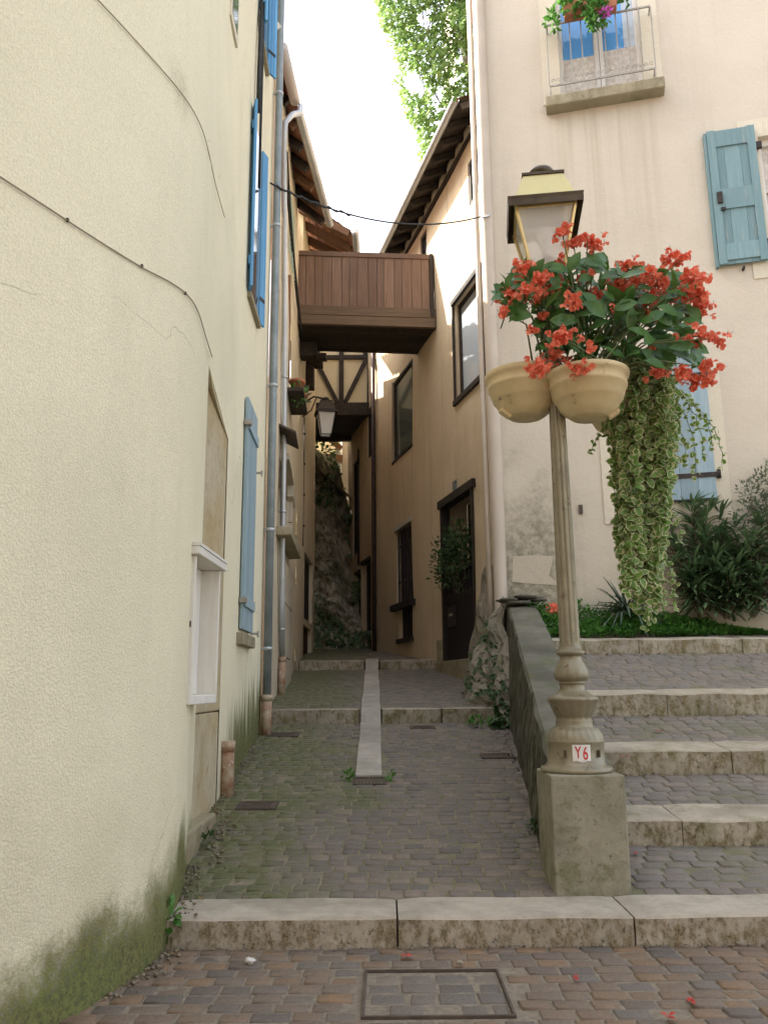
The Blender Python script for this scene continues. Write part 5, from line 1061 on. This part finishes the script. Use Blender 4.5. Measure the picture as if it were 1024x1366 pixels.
# variegated trailing plant
def Z2(zx, zy, y): return at_y(760+zx/3.414, 460+zy/3.414, y)
vc = L0+Vector((.6, .1, PZ)); vt = thing('trailing_vinca', 'long curtain of variegated cream-edged leaves trailing from the lamp planters', 'trailing plant', vc)
lf = MB(); sm = MB(); R = random.Random(11)
def strand(zx0, zy0, zx1, zy1, y0, y1, step, size, bow=0):
    n = max(4, int(abs(zy1-zy0)/3.414/1100*6.2/step)+2); pts = []
    for i in range(n+1):
        t = i/n; e = 1-(1-t)**2; pts.append(Z2(zx0+(zx1-zx0)*e+bow*math.sin(t*math.pi)+R.gauss(0, 3), zy0+(zy1-zy0)*t, y0+(y1-y0)*t)-vc)
    sm.tube(pts, .0028, 4, cap=False)
    for i, p in enumerate(pts):
        for sd in (1, -1):
            a = R.uniform(0, 6.28); d = Vector((math.cos(a), R.uniform(-.9, .2), .8*math.sin(a)-.25)); leaf(lf, p+rv(.006), d, Vector((R.gauss(0, .6), -1, .6+R.gauss(0, .6))), size*R.uniform(.5, 1.15), size*R.uniform(.6, .9), .3, .35, (.85, 1, .75), (.2, .5, .8))
for i in range(66):
    t = R.random(); zx0 = 205+265*t+R.gauss(0, 8); L = R.choice((420, 560, 700, 900, 1050, 1150)); cx = 322
    zx1 = cx+(zx0-cx)*(1.15 if L < 600 else .80 if L < 1000 else .52)-(22 if L < 600 else 0)+R.gauss(0, 16); strand(zx0, R.uniform(50, 150), zx1, 90+L*R.uniform(.82, 1.02), 5.85+R.uniform(-.20, .18), 5.95+R.uniform(-.20, .18), .036, .068, (zx0-cx)*.28)
for (a, b, c_, d_) in ((420, 150, 690, 550), (440, 180, 570, 610), (470, 200, 640, 470), (430, 260, 520, 560), (400, 120, 600, 500), (300, 950, 345, 1290), (350, 900, 420, 1190), (395, 900, 470, 1200), (230, 300, 95, 500), (400, 700, 500, 900)): strand(a, b, c_, d_, 5.9, 5.85, .055, .045, 12)
lf.build('foliage', M['vinca_leaf'], vt, attr='edge'); sm.build('stems', M['stem_green'], vt)

# ------------------------------------------------------------------ the planted bed in front of the pink house
zg = 2.09
gcv = MB()
for _ in range(7500):
    x = rnd.uniform(2.05, 5.9); yw = 12.6-.244*(x-1.8); y0 = 11.57 if x < 4.1 else 11.57+min(.2, (x-4.1)*.16); y = rnd.uniform(y0, yw-.02); h = rnd.random()**.6*(.07+.42*min(1, (y-y0)/.6))*(1+.5*mnoise.noise(Vector((x*2.5, y*2, 4)))); q = Vector((rnd.gauss(0, 1), rnd.gauss(0, 1)-.4, .6)); quadleaf(gcv, Vector((x, y, zg+h+.06*mnoise.noise(Vector((x*4, y*4, 0))))), q, Vector((0, 0, 1))+rv(.3), rnd.uniform(.05, .085), rnd.uniform(.035, .05))
tag(gcv.build('ground_cover', M['cover_leaf']), kind='stuff')
def yucca(label, c, n, L, seed):
    R = random.Random(seed); t = thing('yucca', label, 'yucca', c); k = MB()
    for i in range(n):
        a = R.uniform(0, 6.28); el = R.uniform(-.1, 1.1); d = Vector((math.cos(a)*math.cos(el), math.sin(a)*math.cos(el)*.7-.1, math.sin(el))); l = L*R.uniform(.6, 1.1); pts = []; s_ = d.cross(Vector((0, 0, 1))).normalized(); 
        for j in range(6): q = j/5; pts.append((d*l*q-Vector((0, 0, (.55*L*R.uniform(.5, 1.2) if i % 3 else .1)*q**2.2)), .019*(1-q**3)+.001))
        for (p0, w0_), (p1, w1_) in zip(pts, pts[1:]): k.add([p0-s_*w0_, p0+Vector((0, 0, -.008)), p0+s_*w0_, p1+s_*w1_, p1+Vector((0, 0, -.008)), p1-s_*w1_], [(0, 1, 4, 5), (1, 2, 3, 4)])
    k.build('blades', M['yucca_leaf'], t)
yucca('spiky yucca at the foot of the trailing plant, blades over the step', at_y(835, 815, 11.85), 62, .78, 5)
def oleander(label, c, stems, lean, seed, mat='oleander_leaf', L=.40, sz=.050, group=None):
    R = random.Random(seed); t = thing('oleander', label, 'shrub', c, group); fo = MB(); sm = MB()
    for (dx, dy, h) in stems:
        top_ = Vector((dx, dy, h)); pts = [top_*q+Vector((0, 0, .12*h*math.sin(q*3)*0))+rv(.01) for q in (.04, .3, .6, 1)]; sm.tube(pts, [.016, .013, .009, .005], 5, cap=False)
        for i in range(46):
            q = .2+.8*R.random()**.8; p = top_*q; a = R.uniform(0, 6.28); d = Vector((math.cos(a), math.sin(a), R.uniform(-.1, .8)+(q-.5))); leaf(fo, p, d, Vector((0, 0, 1)), L*R.uniform(.6, 1.05), sz, .25, .35, (.8, 1, .7), (.25, .5, .8))
        for i in range(9): a = R.uniform(0, 6.28); leaf(fo, top_, Vector((math.cos(a), math.sin(a), R.uniform(.3, 1.6))), Vector((0, 0, 1)), L*.75, sz*.9, .25, .1)
    fo.build('foliage', M[mat], t, attr='edge'); sm.build('stems', M['bark'], t)
oleander('tall oleander with long narrow leaves in front of the lower blue shutter', at_y(935, 825, 11.75), [(-.5, .05, 1.5), (-.25, 0, 1.0), (-.3, .1, 1.3), (.45, .1, 1.5), (.55, -.05, .9), (-.15, -.1, .6), (.35, -.15, .6), (.0, .05, 1.55), (.1, -.1, 1.15), (.25, .05, 1.6), (-.1, -.15, .8), (.4, 0, 1.2), (-.42, -.1, .75), (.2, -.2, .7), (.05, .1, 1.65), (.18, 0, 1.4)], 0, 1)
oleander('lower dark oleander by the picture edge, under the grey-green bush', at_y(1005, 825, 11.5), [(-.2, 0, .8), (0, -.1, 1.05), (.2, 0, 1.3), (.35, -.1, .9), (.5, 0, 1.2), (-.35, -.05, .6), (.7, 0, 1.4), (.1, -.15, .6), (.3, .05, 1.5), (-.1, .1, 1.3), (.45, -.15, .6)], 0, 2)
oleander('middle oleander with a dense dark base, between its two neighbours', at_y(968, 828, 11.65), [(-.3, 0, .7), (-.1, -.1, .9), (.1, 0, 1.2), (.3, -.1, .8), (-.2, .1, 1.1), (.0, -.15, .6), (.35, .05, 1.05), (-.45, -.05, .5), (.45, -.1, .5)], 0, 3, L=.36, sz=.05)
gb_ = thing('grey_bush', 'grey-green small-leaved bush standing at the house wall by the picture edge', 'bush', at_y(1032, 820, 11.5)); k = MB(); 
for (dx, h) in ((-.15, 1.75), (.05, 1.9), (.3, 2.1), (0, 1.5), (-.25, 1.4), (.2, 1.6)): clump(k, (dx, 0, h), (.2, .16, .22), 150, .07, .03)
k.build('foliage', M['grey_leaf'], gb_); k = MB()
for dx in (-.15, .05, .3): k.tube([(dx*.2, 0, 0), (dx*.7, 0, .9), (dx, 0, 1.7)], [.02, .015, .008], 6)
k.build('stems', M['bark'], gb_)
sp2 = thing('orange_flowers', 'small patch of orange flowers beside the upper end of the parapet', 'flowers', at_y(742, 815, 11.9)); k = MB(); clump(k, (0, 0, .02), (.13, .1, .06), 70, .06, .05); k.build('blooms', M['begonia_bloom'], sp2)
k = MB(); clump(k, (.0, 0, -.12), (.16, .12, .10), 80, .07, .045); k.build('foliage', M['cover_leaf'], sp2)

# ------------------------------------------------------------------ ivy-covered rocky bank by the doorway
def bankpt(u, v):
    y = 10.6+3.1*u; x0 = 1.22+.12*math.sin(u*9); x1 = max(1.75, face_x(y)+.05) if y > 12.9 else 1.72+.03*(y-10.6); zt = alley_z(y); H = .25+2.1*max(0, min(1, (u-.0)/.95))**1.1
    x = x0+(x1-x0)*v; p = Vector((x*2, y*1.2, v*4)); return Vector((x+.19*(1-.75*u)*mnoise.fractal(p*1.2, .8, 2, 6), y+.1*mnoise.noise(p+Vector((9, 0, 0))), zt-.08+H*v**.85+.12*(1-.8*u)*mnoise.fractal(p*1.3, 1, 2, 5)))
k = MB(); k.grid(bankpt, 60, 40, smooth=False); struct(k, 'rock_bank', M['bank_rock'])
bi = thing('bank_ivy', 'dark ivy growing over the rocks between the doorway and the parapet', 'ivy', (1.5, 11.5, 1.5)); k = MB()
for _ in range(330):
    p = bankpt(rnd.random()**2.2*.7, rnd.random()*.75); quadleaf(k, p-Vector((1.5, 11.5, 1.5))+Vector((-.02, -.03, .01)), Vector((-.5, -.4, -.4))+rv(.5), Vector((-.5, -.6, .6))+rv(.3), .085, .07)
k.build('foliage', M['dark_leaf'], bi)

# ------------------------------------------------------------------ ivy-hung rock tower behind the roofs
def tower(u, v):
    x = 2.6+7*u; z = 3+29*v; p = Vector((x*.4, z*.35, 4)); return Vector((x+.8*mnoise.noise(p*1.3)*(u < .2)+1.0*(1-v)*(u < .15), 27.4+1.2*mnoise.fractal(p, 1, 2.1, 5)-.8*math.sin(u*3.1), z))
k = MB(); k.grid(tower, 40, 90, smooth=False); k.add([(3.0, 28, 3), (3.0, 34, 3), (3.0, 34, 32), (3.0, 28, 32)], [(0, 1, 2, 3)]); struct(k, 'rock_tower', M['cliff_rock'])
ti = thing('hanging_ivy', 'sunlit bright green ivy hanging from the rock above the right-hand roofs', 'ivy', (1.5, 26, 22)); k = MB(); R = random.Random(21); base = Vector((1.5, 26, 22)); c_ = 0
ed = [(0, 497), (40, 515), (70, 526), (130, 535), (180, 552), (230, 575), (270, 565), (330, 520)]
def edge_x(y):
    for (a, b), (c, d) in zip(ed, ed[1:]):
        if a <= y <= c: return b+(d-b)*(y-a)/(c-a)
    return 497
while c_ < 16000:
    py = R.uniform(-90, 250); px = R.uniform(495, 690); ex = edge_x(max(0, py))+14*mnoise.noise(Vector((py*.05, 3, 0)))
    if px < ex: continue
    n = mnoise.noise(Vector((px*.03, py*.022, 1)))+.45*mnoise.noise(Vector((px*.09, py*.07, 5))); thin = (py-110)/170 if px < 600 else -.2
    if n < -.42+max(0, thin)*.5: continue
    y = 25.6+n*-1.6+R.uniform(-.5, .9); p = at_y(px, py, y)-base; c_ += 1
    d = Vector((R.gauss(0, .7)-.2, -.5+R.gauss(0, .5), -.7+R.gauss(0, .4))); s = R.uniform(.13, .24); nn = Vector((-.5, -.6, .7))+Vector((R.gauss(0, .5), R.gauss(0, .5), R.gauss(0, .4)))
    quadleaf(k, p, d, nn, s, s*.9)
k.build('foliage', M['ivy_leaf'], ti); k = MB()
for _ in range(26):
    px, py = R.uniform(520, 640), R.uniform(-80, 60); y = 26.2; pts = [at_y(px+R.gauss(0, 3)+i*R.uniform(0, 3), py+i*22, y+.2*i*R.uniform(-.3, .3))-base for i in range(6)]; k.tube(pts, .02, 4, cap=False)
k.build('stems', M['bark'], ti)

# ------------------------------------------------------------------ small things on the ground
def petal(label, x, y, z, n, seed):
    R = random.Random(seed); t = thing('fallen_petal', label, 'petal', (x, y, z), 'fallen red petals'); k = MB()
    for _ in range(n): a = R.uniform(0, 6.28); leaf(k, Vector((R.gauss(0, .008), R.gauss(0, .008), .006)), Vector((math.cos(a), math.sin(a), R.uniform(.1, .6))), Vector((0, 0, 1)), .034, .028, .3, .2)
    k.build('petal', M['petal_fallen'], t)
for i, (px, py, z, lb, n) in enumerate(((885, 1065, .33, 'red fallen blossom in the middle of the second stair tread', 6), (844, 1141, .24, 'red fallen blossom beside the plinth on the first stair tread', 5), (838, 1076, .36, 'red petal at the left end of the second stair tread', 3), (838, 1088, .445, 'small red petal on the edge of the first stair step', 2), (922, 1339, .01, 'red petal on the brown paving near the lower right corner', 3), (892, 1358, .01, 'red blossom on the brown paving at the bottom edge', 5), (764, 1306, .01, 'tiny red petal on the paving below the plinth', 2), (543, 1277, .01, 'pale red petal just below the kerb joint', 3), (995, 1050, .5, 'red petal far right on the second stair tread', 2))):
    p = at_z(px, py, z); petal(lb, p.x, p.y, stair_z(p.y)+.004 if p.y > 5.45 and p.x > 1.5 else z, n, i)
lit = thing('paper_scrap', 'crumpled white paper scrap on the paving below the kerb', 'litter', at_z(334, 1285, .008)); k = MB(); k.ico((0, 0, .012), .02, (1.3, 1, .6), 1.2, 4, 3, 6); k.build('paper', M['paper_white'], lit)
lit = thing('pebble', 'small pale pebble on the paving below the kerb', 'pebble', at_z(613, 1286, .008)); k = MB(); k.ico((0, 0, .008), .013, (1.3, 1, .8), .5, 2, 5, 6); k.build('stone', M['kerb_stone'], lit)
def weed(label, c, r, n, mat='cover_leaf', L=.06):
    t = thing('weed', label, 'weed', c, 'weeds in the joints'); k = MB(); clump(k, (0, 0, r[2]*.6), r, n, L, L*.6, ql=False); k.build('leaves', M[mat], t, attr='edge')
weed('fresh green weed growing against the left end of the kerb', Vector((-1.24, 5.02, .06)), (.05, .06, .12), 50)
weed('tiny weed left of the grate at the end of the stone channel', Vector((-.36, 8.2, .565)), (.05, .05, .05), 26, L=.05); weed('tiny weed right of the grate at the end of the stone channel', Vector((.03, 8.2, .565)), (.04, .05, .04), 22, L=.05)
weed('low weeds where the path meets the rock bank', Vector((1.2, 10.75, .95)), (.2, .15, .06), 70, L=.06); weed('weeds along the foot of the mossy parapet', Vector((1.10, 6.6, .33)), (.03, .12, .05), 26, 'dark_leaf', .045)
weed('thin weeds along the foot of the stone jamb', Vector((-1.33, 6.5, .30)), (.03, .3, .05), 40, 'dark_leaf', .04)

# ------------------------------------------------------------------ unseen houses added behind the viewer to shape the square's bounced light
for i, (x0, x1, y, h, lb) in enumerate(((-14, 1.5, -5.2, 10.5, 'unseen pinkish house added behind the viewer for bounced light, left of the pair'), (1.6, 14, -5.8, 9.6, 'unseen pale stone house added behind the viewer for bounced light, right of the pair'))):
    t = thing('added_house', lb, 'house', ((x0+x1)/2, y, 0)); fr = Fr((x0, y), (1, 0), (0, 1)); hs_ = []
    for u in range(3):
        for fl_ in range(3): a = 1.0+u*3.2; hs_.append((a, a+1.1, 1.0+fl_*2.8, 2.7+fl_*2.8, .2))
    k = MB(); fr.wall(k, 0, x1-x0, -.2, h, [q for q in hs_ if q[3] < h-.3], step=2); 
    for p, q in ((fr.at(0, 0, 0), fr.at(0, -8, 0)), (fr.at(0, -8, 0), fr.at(x1-x0, -8, 0)), (fr.at(x1-x0, -8, 0), fr.at(x1-x0, 0, 0))): k.add([(p.x, p.y, -.2), (q.x, q.y, -.2), (q.x, q.y, h), (p.x, p.y, h)], [(0, 1, 2, 3)])
    part(k, 'wall', M['pale_surround' if i else 'pinkish_render'], t)
    for q in hs_:
        if q[3] < h-.3: k = MB(); fr.box(k, q[0], q[1], -.2, -.15, q[2], q[3]); part(k, 'window', M['window_glass'], t)
    k = MB(); k.prism([fr.at(-.3, .4, h), fr.at(-.3, -8.4, h), fr.at(-.3, -4, h+2.4)], fr.d*(x1-x0+.6)); part(k, 'roof', M['tile'], t)

# ------------------------------------------------------------------ grit and dead leaves in the corners, cables on the ochre house
k = MB(); R = random.Random(5)
for i in range(420):
    y = R.uniform(4.2, 9.8); x = (left_x(y) if y > 5 else near_x(y))+abs(R.gauss(0, .05))+.012; z = alley_z(y) if y > 5.44 else (.152 if y > 4.98 else .0); r = R.uniform(.004, .012); c = Vector((x+(.15 if 6 < y < 7 else 0), y, z+r*.3))
    k.ico(c, r, (1.2, 1, .7), .6, 2, i, 3, attr=R.random())
for i in range(260):
    q = R.random(); x = R.uniform(-1.2, 4.4); c = Vector((x, 4.965-abs(R.gauss(0, .02)), .004)); k.ico(c, R.uniform(.003, .008), (1.3, 1, .6), .6, 2, i, 3, attr=R.random())
for i in range(200):
    ys, a, c_ = R.choice(STEPS); k.ico(Vector((R.uniform(PAR_L(ys)+PAR_W, 4.6), ys-abs(R.gauss(0, .03))-.01, stair_z(ys-.02)+.003)), R.uniform(.004, .010), (1.3, 1, .6), .6, 2, i, 3, attr=R.random())
simple('grit', (.30, .26, .19), (.13, .11, .08), 9, .9)
tag(k.build('gravel', M['grit']), kind='stuff')
k = MB()
for i in range(70):
    if i < 40: y = R.uniform(4.5, 8); x = left_x(y)+abs(R.gauss(0, .10))+.03+(.15 if 5.9 < y < 7 else 0); z = alley_z(y) if y > 5.44 else (.152 if y > 4.98 else 0)
    else: ys, a, c_ = R.choice(STEPS); x = R.uniform(PAR_L(ys)+PAR_W+.05, 3.6); y = ys-abs(R.gauss(0, .08))-.02; z = stair_z(y)
    d = Vector((R.gauss(0, 1), R.gauss(0, 1), .15)); leaf(k, Vector((x, y, z+.006)), d, Vector((R.gauss(0, .3), R.gauss(0, .3), 1)), R.uniform(.025, .05), R.uniform(.014, .026), .4, -.2)
leafmat('dry_leaf', (.20, .12, .05), (.12, .08, .04), .1, .7)
tag(k.build('debris', M['dry_leaf'], attr='edge'), kind='stuff')
t = thing('wall_cable', 'thin clipped cable running down the far end of the ochre house wall', 'cable', O2.at(1.2, .02, 7.4)); k = MB(); k.tube([Vector((0, 0, -z)) for z in (0, .8, 1.6, 2.4, 2.95)], .012, 6); k.build('cord', M['rubber'], t)
for z in (.4, 1.1, 1.8, 2.5): q = MB(); q.box(-.02, .03, -.035, .035, -z-.02, -z+.02); q.build('clip', M['rubber'], t)
t = thing('wall_cable', 'dark cable drooping down the ochre wall to the left end of the wooden bridge', 'cable', OF.at(1.3, .05, 9.9)); k = MB(); b0 = OF.at(1.3, .05, 9.9)
k.tube(catmull([OF.at(u, .05, z)-b0 for u, z in ((1.3, 9.9), (2.0, 9.55), (3.2, 9.2), (4.4, 8.95), (5.4, 8.85))], 5), .022, 6); k.build('wire', M['rubber'], t); k = MB(); k.tube(catmull([OF.at(u, .09, z)-b0 for u, z in ((1.3, 9.9), (2.1, 9.42), (3.3, 9.0), (5.4, 8.7))], 5), .015, 6); k.build('second_wire', M['rubber'], t)
